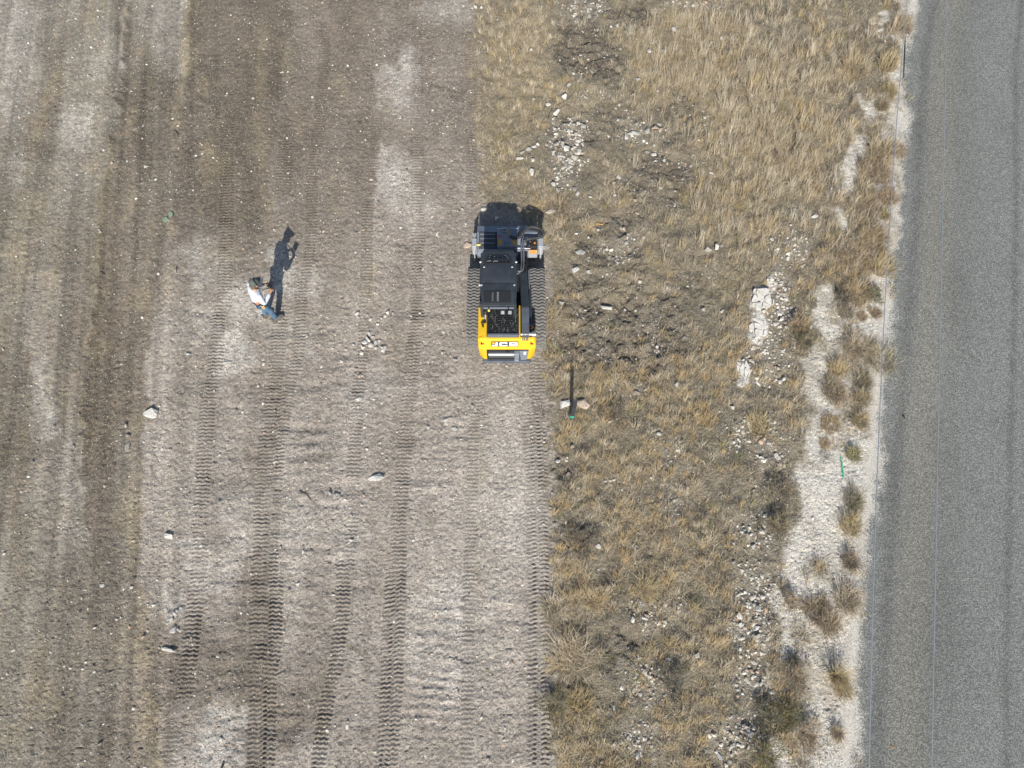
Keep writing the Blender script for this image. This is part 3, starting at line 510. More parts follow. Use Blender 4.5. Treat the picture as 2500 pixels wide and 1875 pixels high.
# ================================================================== GRASS BLADES
OCC = np.zeros((1700, 1300), bool)                      # 2 cm cells kept free of grass: rocks, machine, outcrops
def occupy(x, y, rad):
    i0 = int((x + 17 - rad) / .02); i1 = int((x + 17 + rad) / .02) + 1; j0 = int((y + 4 - rad) / .02); j1 = int((y + 4 + rad) / .02) + 1
    for i in range(max(i0, 0), min(i1, 1700)):
        for j in range(max(j0, 0), min(j1, 1300)):
            if ((i + .5) * .02 - 17 - x) ** 2 + ((j + .5) * .02 - 4 - y) ** 2 < rad * rad: OCC[i, j] = True
for x_, y_, a_ in ROCKS: occupy(x_, y_ - a_ * .2, a_ * 1.05 + .02)
for px_, py_, rad_ in ((1858, 735, .34), (1850, 802, .27), (1813, 905, .24)): c_ = at(px_, py_); occupy(c_.x, c_.y, rad_)
def free(x, y): return ~OCC[np.clip(((x + 17) / .02).astype(int), 0, 1699), np.clip(((y + 4) / .02).astype(int), 0, 1299)]
def blades(P, az, lean0, lean1, L, w, col, tipcol=1.15):
    """tapering bent blades; P (n,3) roots, az heading, lean0/lean1 angle from upright at root/tip"""
    n = len(P); d = np.stack([np.cos(az), np.sin(az)], 1); s = np.stack([-np.sin(az), np.cos(az), 0 * az], 1)
    p1 = P + np.concatenate([d * (np.sin(lean0) * L * .5)[:, None], (np.cos(lean0) * L * .5)[:, None]], 1)
    p2 = p1 + np.concatenate([d * (np.sin(lean1) * L * .5)[:, None], (np.cos(lean1) * L * .5)[:, None]], 1)
    W_ = (w / 2)[:, None]
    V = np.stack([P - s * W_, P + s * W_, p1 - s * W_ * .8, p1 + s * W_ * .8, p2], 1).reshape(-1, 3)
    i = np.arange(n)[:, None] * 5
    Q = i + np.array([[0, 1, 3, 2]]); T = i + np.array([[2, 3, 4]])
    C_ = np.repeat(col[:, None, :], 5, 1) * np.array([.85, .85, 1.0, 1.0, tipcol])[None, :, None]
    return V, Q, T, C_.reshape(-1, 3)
def grass_mesh(name, parts, m):
    V = []; Q = []; T = []; C_ = []; o = 0
    for v, q, t, c in parts: V.append(v); Q.append(q + o); T.append(t + o); C_.append(c); o += len(v)
    me = np_mesh(name, np.concatenate(V), [np.concatenate(Q), np.concatenate(T)], False, np.concatenate(C_)); me.materials.append(m); return me
def grass_mat():
    m = mat("dry_grass", (.4, .3, .15), .8, spec=.15, attr="col"); t = m.node_tree; b = t.nodes["Principled BSDF"]
    tr = t.nodes.new("ShaderNodeBsdfTranslucent"); a = t.nodes["Attribute"]; t.links.new(a.outputs["Color"], tr.inputs[0])
    mx = t.nodes.new("ShaderNodeMixShader"); mx.inputs[0].default_value = .25
    t.links.new(b.outputs[0], mx.inputs[1]); t.links.new(tr.outputs[0], mx.inputs[2]); t.links.new(mx.outputs[0], t.nodes["Material Output"].inputs[0]); return m
GM = grass_mat()
PAL = dict(straw=(.55, .462, .325), gold=(.56, .425, .235), pale=(.60, .525, .40), brown=(.36, .285, .205), grey=(.29, .275, .225), olive=(.34, .30, .155), green=(.15, .17, .07), rust=(.42, .315, .205), dark=(.16, .142, .11))
PALV = {k: np.array(v) for k, v in PAL.items()}
def clump_field(ncand, seed, dens, nb, rad, Lr, wr, l0, l1, pick, azpref=None):
    r = np.random.default_rng(seed); cy = r.uniform(-3.8, 22.5, ncand); cx = r.uniform(-16, 14, ncand)
    q = fields(cx, cy); keep = r.random(ncand) < dens(q, cx, cy, r)
    cx, cy = cx[keep], cy[keep]; n = len(cx)
    if n == 0: return None
    cc = pick({k: v[keep] for k, v in q.items()}, cx, cy, r)
    k = np.maximum(3, (nb * r.uniform(.5, 1.5, n)).astype(int)); rep = np.repeat(np.arange(n), k); N = len(rep)
    rr = rad * np.sqrt(r.random(N)) * r.uniform(.6, 1.4, n)[rep]; ph = r.uniform(0, 2 * np.pi, N)
    x = cx[rep] + rr * np.cos(ph); y = cy[rep] + rr * np.sin(ph)
    zz = fields(x, y)['z'] - .01
    az = ph + r.normal(0, .7, N)
    if azpref is not None: az = np.where(r.random(N) < .55, azpref[0] + r.normal(0, azpref[1], N), az)
    hs = r.uniform(.7, 1.3, n)[rep]; ok = free(x, y)
    L = r.uniform(*Lr, N) * hs; col = cc[rep] * r.uniform(.72, 1.25, (N, 1)) * r.uniform(.96, 1.04, (N, 3)) * r.uniform(.85, 1.15, n)[rep][:, None]
    a0 = r.uniform(*l0, N); a1 = r.uniform(*l1, N); ww = r.uniform(*wr, N)
    return blades(np.stack([x, y, zz], 1)[ok], az[ok], a0[ok], a1[ok], L[ok], ww[ok], col[ok])
def choose(r, n, names, prob):
    """prob (n,k)"""
    p = prob / prob.sum(1, keepdims=True); c = np.cumsum(p, 1); u = r.random((n, 1)); i = (u > c).sum(1).clip(0, len(names) - 1)
    return np.stack([PALV[k] for k in names])[i]
THIN = [(1560, 680, 260, 190, .75), (1480, 560, 120, 90, .6), (1860, 1250, 120, 330, .75), (1880, 780, 120, 160, .6), (1560, 1640, 160, 140, .5), (1400, 330, 90, 120, .5), (1580, 400, 110, 90, .6)]
thin = lambda q, x, y: 1 - blob(q['px'] + (fbm(x * 2, y * 2, 600, 3) - .5) * 120, q['py'] + (fbm(x * 2, y * 2, 601, 3) - .5) * 120, THIN)
upper = lambda q: 1 - ss(480, 760, q['py'] + 0 * q['px'])
parts = []
# short matted thatch everywhere in the rough
parts.append(clump_field(38000, 1, lambda q, x, y, r: q['grassd'] * .95, 13, .12, (.06, .16), (.006, .010), (.7, 1.4), (1.2, 1.65),
    lambda q, x, y, r: choose(r, len(x), ['grey', 'brown', 'straw', 'dark', 'pale'], np.stack([.8 - .5 * q['straw'], .45 + 0 * x, .6 + 1.0 * q['straw'], .35 - .3 * q['straw'], .3 + .3 * q['straw']], 1))))
# straw tufts
parts.append(clump_field(50000, 2, lambda q, x, y, r: q['grassd'] * thin(q, x, y) * (.26 + .46 * (1 - upper(q)) + .5 * q['straw']) * (.25 + .75 * ss(.36, .56, fbm(x * 1.7, y * 1.7, 320, 3))) * (1 - .35 * upper(q) * (q['px'] < 1420)), 22, .085, (.11, .28), (.0055, .009), (.15, .9), (.7, 1.5),
    lambda q, x, y, r: choose(r, len(x), ['straw', 'gold', 'pale', 'brown', 'olive'], np.stack([1 + 0 * x, .7 * (1 - upper(q)) + .15, .4 + .4 * upper(q), .15 + 0 * x, .10 + 0 * x], 1)), (1.6, .8)))
# dark and grey weeds
parts.append(clump_field(8000, 3, lambda q, x, y, r: q['grassd'] * (1 - q['straw']) * .5 * ss(.42, .6, fbm(x * .8, y * .8, 300, 3)), 26, .15, (.10, .24), (.006, .011), (.2, 1.1), (.8, 1.5),
    lambda q, x, y, r: choose(r, len(x), ['grey', 'dark', 'brown', 'olive', 'green'], np.stack([.8 + 0 * x, .8 + 0 * x, .5 + 0 * x, .3 + 0 * x, .08 + .1 * (1 - upper(q))], 1))))
# tall loose grass at the upper right
parts.append(clump_field(6000, 4, lambda q, x, y, r: q['grassd'] * upper(q) * ss(1480, 1620, q['px']) * (.25 + .6 * q['straw']), 24, .13, (.28, .52), (.006, .009), (.1, .6), (.4, 1.2),
    lambda q, x, y, r: choose(r, len(x), ['straw', 'pale', 'brown', 'gold'], np.stack([1 + 0 * x, .7 + 0 * x, .2 + 0 * x, .15 + 0 * x], 1)), (1.7, .5)))
# thin dead stalks left on the graded soil and in the windrows
parts.append(clump_field(5200, 5, lambda q, x, y, r: (1 - q['grass']) * (q['rdx'] < -.5) * np.clip(.02 + .95 * q['st2'] + .05 * (1 - q['pale']), 0, 1), 9, .10, (.05, .16), (.005, .008), (1.0, 1.5), (1.3, 1.62),
    lambda q, x, y, r: choose(r, len(x), ['straw', 'brown', 'grey', 'gold'], np.stack([1 + 0 * x, .7 + 0 * x, .4 + 0 * x, .2 + 0 * x], 1))))
# straw fringe thinning out from the rough onto the graded soil
parts.append(clump_field(24000, 10, lambda q, x, y, r: (1 - q['grass']) * (q['edge'] < 10) * np.exp(-np.maximum(0, -q['edge']) / np.where(q['py'] < 620, 34, 12)) * .5 * (np.abs(q['edge']) < 160), 8, .10, (.05, .15), (.005, .008), (.7, 1.4), (1.2, 1.6),
    lambda q, x, y, r: choose(r, len(x), ['straw', 'pale', 'brown', 'grey'], np.tile([1, .6, .5, .4], (len(x), 1)))))
# sparse weeds on the gravel shoulder
parts.append(clump_field(2600, 6, lambda q, x, y, r: q['white'] * (q['rdx'] < -.25) * .16 * ss(.5, .65, fbm(x * 1.2, y * .7, 310, 3)), 12, .07, (.05, .13), (.005, .008), (.3, 1.2), (.9, 1.5),
    lambda q, x, y, r: choose(r, len(x), ['brown', 'grey', 'olive', 'rust'], np.stack([1 + 0 * x, .7 + 0 * x, .4 + 0 * x, .4 + 0 * x], 1))))
MATS = [(2163, 160, 34, 34), (2168, 225, 30, 22), (2150, 262, 22, 24), (2150, 370, 50, 50), (2140, 415, 46, 40), (2195, 62, 30, 40), (2110, 500, 60, 40), (2166, 480, 30, 34), (2125, 590, 62, 46), (2085, 640, 76, 50), (2090, 720, 46, 50), (2065, 770, 30, 30), (2085, 850, 34, 60), (2150, 880, 44, 36), (2044, 905, 26, 70), (2032, 956, 36, 34), (2104, 960, 26, 100), (2030, 1040, 40, 30), (2080, 1235, 26, 60), (2075, 1300, 30, 50), (2075, 1375, 22, 40), (2068, 1470, 36, 40), (2000, 1505, 50, 50), (1940, 1660, 50, 60), (1960, 1790, 40, 80), (2055, 1690, 20, 30), (2042, 1790, 18, 40), (2095, 140, 40, 60)]
parts.append(clump_field(95000, 9, lambda q, x, y, r: blob(q["px"] + (fbm(x * 4, y * 4, 500, 3) - .5) * 70, q["py"] + (fbm(x * 4, y * 4, 501, 3) - .5) * 70, MATS) * (q["rdx"] < .05) * (q["px"] > 1850) * (.62 - .25 * (q['py'] > 900)), 15, .10, (.08, .24), (.005, .009), (.3, 1.2), (.9, 1.5),
    lambda q, x, y, r: choose(r, len(x), ["brown", "rust", "straw", "gold", "grey", "olive"], np.tile([1, .6, .6, .3, .5, .25], (len(x), 1)))))
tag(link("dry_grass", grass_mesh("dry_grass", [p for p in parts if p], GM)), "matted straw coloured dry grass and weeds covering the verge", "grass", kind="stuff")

# straw litter lying on the graded soil
r = np.random.default_rng(8); n = 150000; x = r.uniform(-16, 13, n); y = r.uniform(-3.6, 21, n); q = fields(x, y)
k = (r.random(n) < (.35 + .5 * q['st2'] + .25 * (1 - q['pale'])) * (1 - .7 * q['grass']) * (1 - q['white']) * (q['rdx'] < -.4)); x, y, z = x[k], y[k], q['z'][k] + .006; n = len(x)
cc = choose(r, n, ['straw', 'pale', 'brown', 'grey', 'dark'], np.tile([1, .5, .6, .4, .7], (n, 1))) * r.uniform(.7, 1.2, (n, 1))
v = blades(np.stack([x, y, z], 1), r.uniform(0, 6.3, n), np.full(n, 1.5), np.full(n, 1.56), r.uniform(.03, .11, n), r.uniform(.005, .011, n), cc, 1)
tag(link("straw_litter", grass_mesh("straw_litter", [v], GM)), "short broken straw scattered over the graded soil", "litter", kind="stuff")

# gravel and pebbles too many to count
r = np.random.default_rng(12); NP = 135000
x = r.uniform(-15.5, 13.5, NP); y = r.uniform(-3.5, 20.8, NP); q = fields(x, y)
pr = np.clip(.13 + .20 * q['pale'] + .05 * fbm(x, y, 400, 2), 0, 1) * (1 - q['grass']) + q['grass'] * (.10 + .85 * q['grav'] + .25 * q['psoil']) * (1 - .45 * q['straw']); pr = pr + .35 * q['white'] * (q['grav'] * .5 + .15)
k = (r.random(NP) < pr) & (q['rdx'] < -.15); x, y, z = x[k], y[k], q['z'][k]; gv = (q['grav'] * q['grass'])[k]; n = len(x)
bm = bmesh.new(); bmesh.ops.create_icosphere(bm, subdivisions=1, radius=1); bv = np.array([v.co[:] for v in bm.verts]); bf = np.array([[v.index for v in f.verts] for f in bm.faces]); bm.free()
sz = (.007 + .012 * r.random(n) ** 2.0) * (1 + 1.6 * gv * r.random(n) + 1.1 * (r.random(n) < .10)) * (1 + .35 * gv)
V = bv[None] * (1 + r.uniform(-.35, .35, (n, len(bv), 1))); V = V * np.stack([r.uniform(.8, 1.4, n), r.uniform(.7, 1.1, n), r.uniform(.5, .85, n)], 1)[:, None, :] * sz[:, None, None]
a = r.uniform(0, 6.3, n); ca, sa = np.cos(a)[:, None], np.sin(a)[:, None]
V = np.stack([V[..., 0] * ca - V[..., 1] * sa + x[:, None], V[..., 0] * sa + V[..., 1] * ca + y[:, None], V[..., 2] + (z + sz * .25)[:, None]], -1)
pc = lerp(np.array([.42, .38, .31]), np.array([.72, .69, .62]), r.random((n, 1))); pc = np.where(r.random((n, 1)) < .12, np.array([[.50, .36, .26]]), pc); pc = np.where(r.random((n, 1)) < .12, np.array([[.2, .18, .16]]), pc)
me = np_mesh("gravel", V.reshape(-1, 3), [(np.arange(n)[:, None, None] * len(bv) + bf[None]).reshape(-1, 3)], False, np.repeat(pc, len(bv), 0))
me.materials.append(mat("gravel_stone", (.5, .5, .5), .9, spec=.2, attr="col")); tag(link("gravel", me), "loose pale limestone gravel and pebbles strewn over soil and verge", "gravel", kind="stuff")

# cracked caliche slabs at the surface: one outcrop each
def outcrop(c, rx, ry, label, seed):
    r = random.Random(seed); b = B(); w = at(*c); n = 9; pts = [(r.uniform(-1, 1), r.uniform(-1, 1)) for _ in range(n)]
    N_ = 40; cells = [[] for _ in pts]
    for i in range(N_):
        for j in range(N_):
            X_ = -1 + 2 * i / (N_ - 1); Y_ = -1 + 2 * j / (N_ - 1)
            if X_ * X_ + Y_ * Y_ > .85 + .25 * math.sin(5 * math.atan2(Y_, X_) + seed): continue
            ds = sorted((math.hypot(X_ - p[0], Y_ - p[1]), k) for k, p in enumerate(pts))
            if ds[1][0] - ds[0][0] > .07: cells[ds[0][1]].append((X_ * rx, Y_ * ry))
    for k, c_ in enumerate(cells):
        if len(c_) < 6: continue
        t = r.uniform(.01, .035); tl = (r.uniform(-.05, .05), r.uniform(-.05, .05))
        b.hull([(x, y, -.08) for x, y in c_] + [(x, y, t + x * tl[0] + y * tl[1]) for x, y in c_])
    o = b.build("rock_outcrop", mat("caliche", (.66, .63, .57), .95, spec=.1, noise=(9, .18, .02))); o.location = (w.x, w.y, gz(w.x, w.y) + .015)
    return tag(o, label, "rock outcrop")
outcrop((1858, 735), .30, .36, "broad cracked white outcrop, uppermost of the line left of the shoulder", 3)
outcrop((1850, 802), .24, .30, "cracked white outcrop below the broadest one left of the shoulder", 5)
outcrop((1813, 905), .19, .30, "smaller white outcrop, lowest of the line left of the shoulder", 8)

# ================================================================== TUFTS AND SHRUBS along the shoulder, one object each
def tuft(px, py, rpx, colour, label, name="grass_tuft", cat="grass tuft", hgt=.4, n=None, up=.5, lean=None, group=None, stems=False):
    p = at(px, py); dep = p.y * ST + H * CT; R_ = rpx / FPX * dep; r = np.random.default_rng(int(px * 7 + py)); n = n or int(120 + R_ * 900)
    cols = np.stack([PALV[c] for c in colour]); ci = r.integers(0, len(cols), n)
    rr = R_ * .75 * np.sqrt(r.random(n)); ph = r.uniform(0, 6.28, n); x = rr * np.cos(ph); y = rr * np.sin(ph)
    az = ph * (1 if r.random() < 0 else 1) + r.normal(0, 1.0, n); b0_ = r.uniform(0, 6.28); az = np.where(r.random(n) < .35, b0_ + r.normal(0, .5, n), az)
    if lean is not None: az = np.where(r.random(n) < .6, lean + r.normal(0, .5, n), az)
    L = hgt * r.uniform(.35, 1.2, n); l0 = r.uniform(.05, .75, n) + (1 - up) * .5; l1 = l0 + r.uniform(.2, 1.1, n)
    z = fields(p.x + x, p.y + y)['z'] - gz(p.x, p.y) - .01
    V = blades(np.stack([x, y, z], 1), az, l0, l1, L, r.uniform(.006, .011, n), cols[ci] * r.uniform(.75, 1.3, (n, 1)), 1.1)
    o = link(name, grass_mesh(name, [V], GM)); o.location = (p.x, p.y, gz(p.x, p.y)); return tag(o, label, cat, group)
def shrub(px, py, rpx, colour, label, hgt=.3, dens=1.0):
    """low twiggy weed: many thin twigs with small leaf blades through a dome"""
    p = at(px, py); dep = p.y * ST + H * CT; R_ = rpx / FPX * dep; r = np.random.default_rng(int(px * 3 + py)); n = int((120 + 1500 * R_) * dens)
    root = empty("shrub", (p.x, p.y, gz(p.x, p.y)), label=label, cat="shrub")
    ph = r.uniform(0, 6.28, 40); L = r.uniform(.5, 1, 40) * math.hypot(R_, hgt); ln = r.uniform(.3, 1.3, 40)
    link("twigs", grass_mesh("twigs", [blades(np.zeros((40, 3)), ph, ln * .7, ln, L, np.full(40, .007), np.tile(PALV['brown'] * .7, (40, 1)))], GM), root)
    cols = np.stack([PALV[c] for c in colour]); ci = r.integers(0, len(cols), n)
    ph = r.uniform(0, 6.28, n); rr = R_ * np.sqrt(r.random(n)) * (.75 + .35 * np.sin(3 * ph + px)); hz = hgt * np.sqrt(np.clip(1 - (rr / (R_ * 1.1)) ** 2, .05, 1)) * r.uniform(.3, 1, n)
    V = blades(np.stack([rr * np.cos(ph), rr * np.sin(ph), hz], 1), ph + r.normal(0, .9, n), r.uniform(.2, 1.4, n), r.uniform(.6, 1.7, n), r.uniform(.05, .13, n), r.uniform(.006, .012, n), cols[ci] * r.uniform(.6, 1.25, (n, 1)))
    link("foliage", grass_mesh("foliage", [V], GM), root); return root
UPZ = 1.6
TUFTS = [
 (2163, 160, 30, ['olive', 'gold', 'straw'], "greenish bushy tuft on the pale gravel near the top of the road edge", .42, .9),
 (2168, 225, 24, ['gold', 'straw', 'olive'], "golden tuft below the greenish one at the top of the road edge", .34, .8),
 (2085, 170, 40, ['straw', 'pale', 'gold'], "tall straw tuft with long loose stems left of the upper shoulder", .55, .9),
 (2150, 260, 20, ['olive', 'brown'], "small olive tuft at the top of the bare gravel strip", .28, .7),
 (2150, 370, 40, ['straw', 'gold', 'pale'], "broad straw tuft with long stems beside the wire at the upper road edge", .5, .8),
 (2190, 370, 24, ['rust', 'brown'], "rusty brown tuft overhanging the asphalt edge", .3, .6),
 (2140, 410, 40, ['brown', 'straw', 'rust'], "brownish straw tuft below the broad one at the upper road edge", .42, .7),
 (2195, 60, 26, ['rust', 'brown', 'straw'], "reddish brown tuft against the asphalt at the very top", .3, .6),
 (2208, 75, 18, ['brown', 'rust'], "small dark brown tuft right beside the top wire joint", .22, .5),
 (2110, 500, 44, ['brown', 'rust', 'straw'], "wide brown tuft between the two pale gravel strips", .35, .6),
 (2166, 485, 26, ['brown', 'rust'], "dark brown tuft on the road edge above the olive sprig", .3, .6),
 (2157, 528, 14, ['olive', 'gold'], "small olive sprig on bare gravel beside the asphalt", .22, .7),
 (2130, 590, 48, ['brown', 'rust', 'gold'], "big reddish brown tuft touching the asphalt", .4, .7),
 (2150, 655, 34, ['straw', 'olive', 'gold'], "straw and olive tuft leaning over the asphalt edge", .42, .7),
 (2085, 640, 50, ['brown', 'rust', 'straw'], "large brown tuft in the wide patch left of the road", .4, .6),
 (2090, 720, 38, ['gold', 'straw', 'rust'], "golden straw tuft at the lower end of the wide brown patch", .4, .7),
 (2065, 765, 22, ['brown', 'grey'], "greyish brown tuft on white gravel below the wide patch", .25, .6),
 (2136, 765, 16, ['rust', 'brown'], "small rust coloured tuft on the white gravel", .2, .6),
 (2105, 775, 12, ['brown', 'rust'], "tiny brown tuft between two larger ones on the white gravel", .15, .6),
 (2085, 850, 30, ['straw', 'brown', 'pale'], "straw tuft with a brown heart in the middle of the shoulder", .42, .8),
 (2150, 880, 48, ['straw', 'pale', 'olive', 'grey'], "spiky straw tuft spreading over the asphalt edge", .5, .6),
 (2044, 905, 22, ['straw', 'gold'], "upright golden tuft between the gravel lanes", .4, .95),
 (2032, 956, 34, ['brown', 'grey', 'rust'], "round star shaped brown tuft on the white shoulder", .34, .5),
 (2102, 930, 24, ['brown', 'olive', 'grey'], "upper dark tuft of the row beside the road edge", .3, .7),
 (2104, 975, 22, ['olive', 'brown', 'straw'], "middle dark tuft of the row beside the road edge", .3, .7),
 (2100, 1030, 22, ['olive', 'brown', 'gold'], "lower tuft of the row beside the road edge, golden at its foot", .3, .7),
 (2026, 1035, 30, ['rust', 'brown', 'gold'], "low reddish tuft on the white shoulder below the star shaped one", .2, .4),
 (2013, 1084, 14, ['rust', 'brown'], "tiny reddish tuft alone on the white shoulder", .15, .6),
 (2082, 1112, 19, ['olive', 'olive', 'green', 'straw'], "olive green sprig pointing right beside the green paint mark", .3, .6),
 (2080, 1225, 26, ['grey', 'olive', 'dark'], "dark grey green tuft at the middle of the lower road edge", .3, .7),
 (2075, 1285, 30, ['straw', 'gold', 'olive'], "straw tuft below the dark grey green one", .36, .7),
 (2075, 1370, 24, ['brown', 'dark', 'rust'], "dark brown tuft in the lower row beside the road edge", .32, .7),
 (2068, 1465, 38, ['straw', 'brown', 'pale'], "large straw tuft with curling stems on the lower shoulder", .42, .6),
 (1995, 1490, 40, ['brown', 'rust', 'dark'], "bushy brown tuft on the white gravel of the lower shoulder", .36, .5),
 (2024, 1525, 30, ['straw', 'brown'], "curly straw tuft on the right of the bushy brown one", .36, .5),
 (2040, 1652, 18, ['gold', 'straw', 'olive'], "tall slim yellow tuft throwing a long shadow on the gravel", .62, 1.0),
 (2058, 1685, 20, ['gold', 'olive', 'brown'], "short yellowish tuft below the tall slim one", .3, .7),
 (2042, 1790, 16, ['brown', 'straw'], "small brown tuft near the bottom of the shoulder", .24, .7),
 (1395, 1600, 62, ['straw', 'pale', 'straw', 'brown'], "huge spraying straw tuft beside the right track print", .62, .55),
 (1572, 1440, 30, ['olive', 'gold', 'straw'], "green tipped tuft in the middle of the lower grass", .42, .7),
 (1350, 1490, 34, ['straw', 'pale'], "pale straw tuft at the edge of the right track print", .42, .75),
 (1450, 1465, 30, ['straw', 'gold'], "straw tuft right of the pale one beside the track print", .36, .7),
 (1345, 780, 40, ['straw', 'pale', 'brown'], "pale brushed over tuft touching the loader's right track", .42, .3),
 (1362, 505, 36, ['brown', 'straw'], "brownish tuft at the right of the loader's shadow", .36, .7),
 (1850, 1040, 34, ['straw', 'gold', 'olive'], "straw tuft among the stones left of the white shoulder", .36, .6),
 (1415, 1715, 34, ['olive', 'gold', 'brown'], "olive tuft in the lower grass left of the stony gap", .36, .6)]
for t in TUFTS:
    tuft(*t[:4], t[4], hgt=t[5], up=t[6], lean=(0.2 if 'touching the loader' in t[4] else None), n=(420 if t[2] > 40 else None))
SHRUBS = [
 (1868, 1745, 40, ['grey', 'dark', 'green'], "dark grey green shrub, upper one of the green clump at the bottom", .32),
 (1918, 1745, 40, ['green', 'dark', 'olive'], "green leafy shrub between the dark and brown ones at the bottom", .3),
 (1960, 1790, 44, ['brown', 'rust', 'brown'], "dense brown shrub at the bottom beside the white gravel", .34),
 (1860, 1840, 50, ['green', 'olive', 'dark'], "spreading green shrub at the bottom edge of the picture", .36),
 (1935, 1650, 46, ['brown', 'grey', 'rust'], "round greyish brown shrub on the lower white shoulder", .3),
 (2128, 727, 26, ['green', 'olive', 'grey'], "small bright green shrub on white gravel near the asphalt", .24),
 (2056, 735, 24, ['grey', 'dark', 'brown'], "ash grey shrub left of the small bright green one", .24),
 (1890, 1290, 44, ['dark', 'brown', 'olive'], "dark brown shrub on the bank left of the white shoulder", .3),
 (1905, 1200, 44, ['grey', 'dark', 'brown'], "greyish shrub on the bank above the dark brown one", .28),
 (1925, 1470, 30, ['brown', 'rust'], "brown shrub bulging into the narrow part of the white shoulder", .28),
 (1960, 840, 34, ['grey', 'dark', 'olive'], "grey shrub at the left lip of the wide white lane", .26),
 (1945, 800, 34, ['rust', 'gold', 'brown'], "rusty shrub above the grey one at the wide white lane", .24),
 (1500, 1010, 40, ['grey', 'dark', 'brown'], "grey twiggy weed patch right of the black stake", .2),
 (1420, 1320, 44, ['dark', 'grey', 'brown'], "dark weed patch in the lower grass beside the track print", .2),
 (1640, 1660, 44, ['dark', 'grey'], "dark grey weed in the stony gap of the lower grass", .22),
 (1350, 1720, 44, ['dark', 'grey', 'olive'], "dark weed beside the lower end of the right track print", .24)]
for s in SHRUBS: shrub(*s[:5], hgt=s[5])

# ================================================================== SMALL THINGS on the ground
def lid(px, py, rad, label):
    p = at(px, py); root = empty("valve_box_lid", (p.x, p.y, gz(p.x, p.y) + .0), label=label, cat="lid", group="green lids on the graded soil")
    G = mat("green_plastic", (.22, .30, .20), .75, noise=(20, .2))
    B().cyl((0, 0, -.05), (0, 0, .03), rad, n=28).build("rim", mat("green_plastic_edge", (.10, .14, .10), .8), root)
    b = B().cyl((0, 0, .0), (0, 0, .045), rad * .93, rad * .88, n=28); b.box(-.02, .02, -.008, .008, .044, .050, .002); b.build("cover", G, root, True)
lid(407, 540, .085, "larger round green lid flush with the graded soil"); lid(421, 528, .072, "smaller round green lid touching the upper right of the larger one")
def stick(px, py, length, ang, r_, colour, label, name="stick", cat="stick", bend=.1):
    p = at(px, py); c, s = math.cos(ang), math.sin(ang); z0 = r_ * .8
    b = B().tube([(-c * length / 2, -s * length / 2, z0), (-c * .1 * length - s * bend * length, -s * .1 * length + c * bend * length, z0 + .012), (c * .25 * length, s * .25 * length, z0 + .008), (c * length / 2, s * length / 2, z0)], r_, 6, 3, rr=lambda t: r_ * (1 - .5 * t))
    o = b.build(name, mat("wood_" + colour, dict(dark=(.055, .045, .035), tan=(.46, .33, .19), grey=(.25, .22, .19), orange=(.55, .33, .13))[colour], .9, noise=(14, .3)))
    o.location = (p.x, p.y, gz(p.x, p.y)); return tag(o, label, cat)
stick(1344, 277, .34, 1.25, .012, 'dark', "dark straight stick between the white rocks ahead of the loader")
stick(1460, 549, .48, .3, .022, 'orange', "bright tan split piece of wood in the grass right of the mulcher head", "wood_piece", "wood", .12)
stick(1736, 750, .36, -.06, .012, 'grey', "grey stick lying level in the grass right of the loader")
stick(888, 634, .34, -.55, .011, 'grey', "thin grey stick on the graded soil left of the mulcher head")
stick(432, 327, .26, -.7, .012, 'dark', "dark forked twig on the windrow at the upper left")
stick(252, 670, .2, -.6, .012, 'dark', "short dark stick on the dark ridge left of the person")
stick(432, 660, .16, -1.3, .010, 'dark', "short dark twig standing out left of the person's shadow")
stick(2415, 800, .26, .4, .009, 'dark', "dark straight twig lying on the asphalt")
stick(2438, 815, .16, .6, .008, 'dark', "short curved twig on the asphalt below the straight one", bend=.25)
stick(2330, 744, .16, .2, .007, 'dark', "faint thin twig on the asphalt nearer the shoulder", bend=.2)
stick(750, 1215, .5, -.6, .010, 'dark', "long thin dark root across the graded strip beside the double track print")
stick(562, 1822, .34, -.15, .008, 'tan', "pale tan stick on the white soil patch at the bottom left")
stick(310, 1858, .2, .8, .011, 'grey', "grey stick on the brown soil at the bottom left")
stick(1190, 1641, .2, -.6, .008, 'tan', "pale curved stick on the graded strip near the bottom", bend=.2)
stick(545, 1870, .10, 1.3, .03, 'dark', "small dark charred stub on the white soil patch at the bottom", "wood_piece", "wood", .05)
def cord():
    p = at(1938, 372); b = B().tube([(.08, .42, .1), (.03, .25, .14), (-.05, .1, .12), (-.1, -.05, .12), (0, -.12, .12), (.16, -.1, .13), (.27, -.02, .13), (.36, .0, .13)], .010, 6, 4)
    o = b.build("cord", mat("black_rubber", (.015, .015, .016), .7)); o.location = (p.x, p.y, gz(p.x, p.y)); tag(o, "black cord looped in the tall dry grass at the upper right", "cord")
cord()
def leaf(px, py, s, c, label, name="leaf", cat="leaf"):
    p = at(px, py); zr = .045; r = random.Random(px); pts = []
    for k in range(10): a = k * .628; q_ = s * (1 if k % 2 else .7) * r.uniform(.8, 1.1); pts.append((q_ * math.cos(a), q_ * .6 * math.sin(a)))
    o = B().prism(pts, 0, .012, 0, top=[(x * .8, y * .8) for x, y in pts]).build(name, mat(name + "_" + c, dict(orange=(.42, .22, .08), dark=(.05, .045, .04), rust=(.34, .14, .07))[c], .9, noise=(30, .3)))
    o.location = (p.x, p.y, zr + .012); o.rotation_euler = (.25, .2, r.uniform(0, 3)); return tag(o, label, cat)
leaf(2175, 1822, .05, 'orange', "curled orange leaf on the asphalt at the bottom")
leaf(2214, 1132, .03, 'rust', "tiny rust coloured leaf on the asphalt below the dark clod")
leaf(2305, 546, .03, 'rust', "tiny red leaf on the asphalt beside the right wire")
leaf(2203, 1018, .075, 'dark', "dark round clod lying on the asphalt", "clod", "clod")
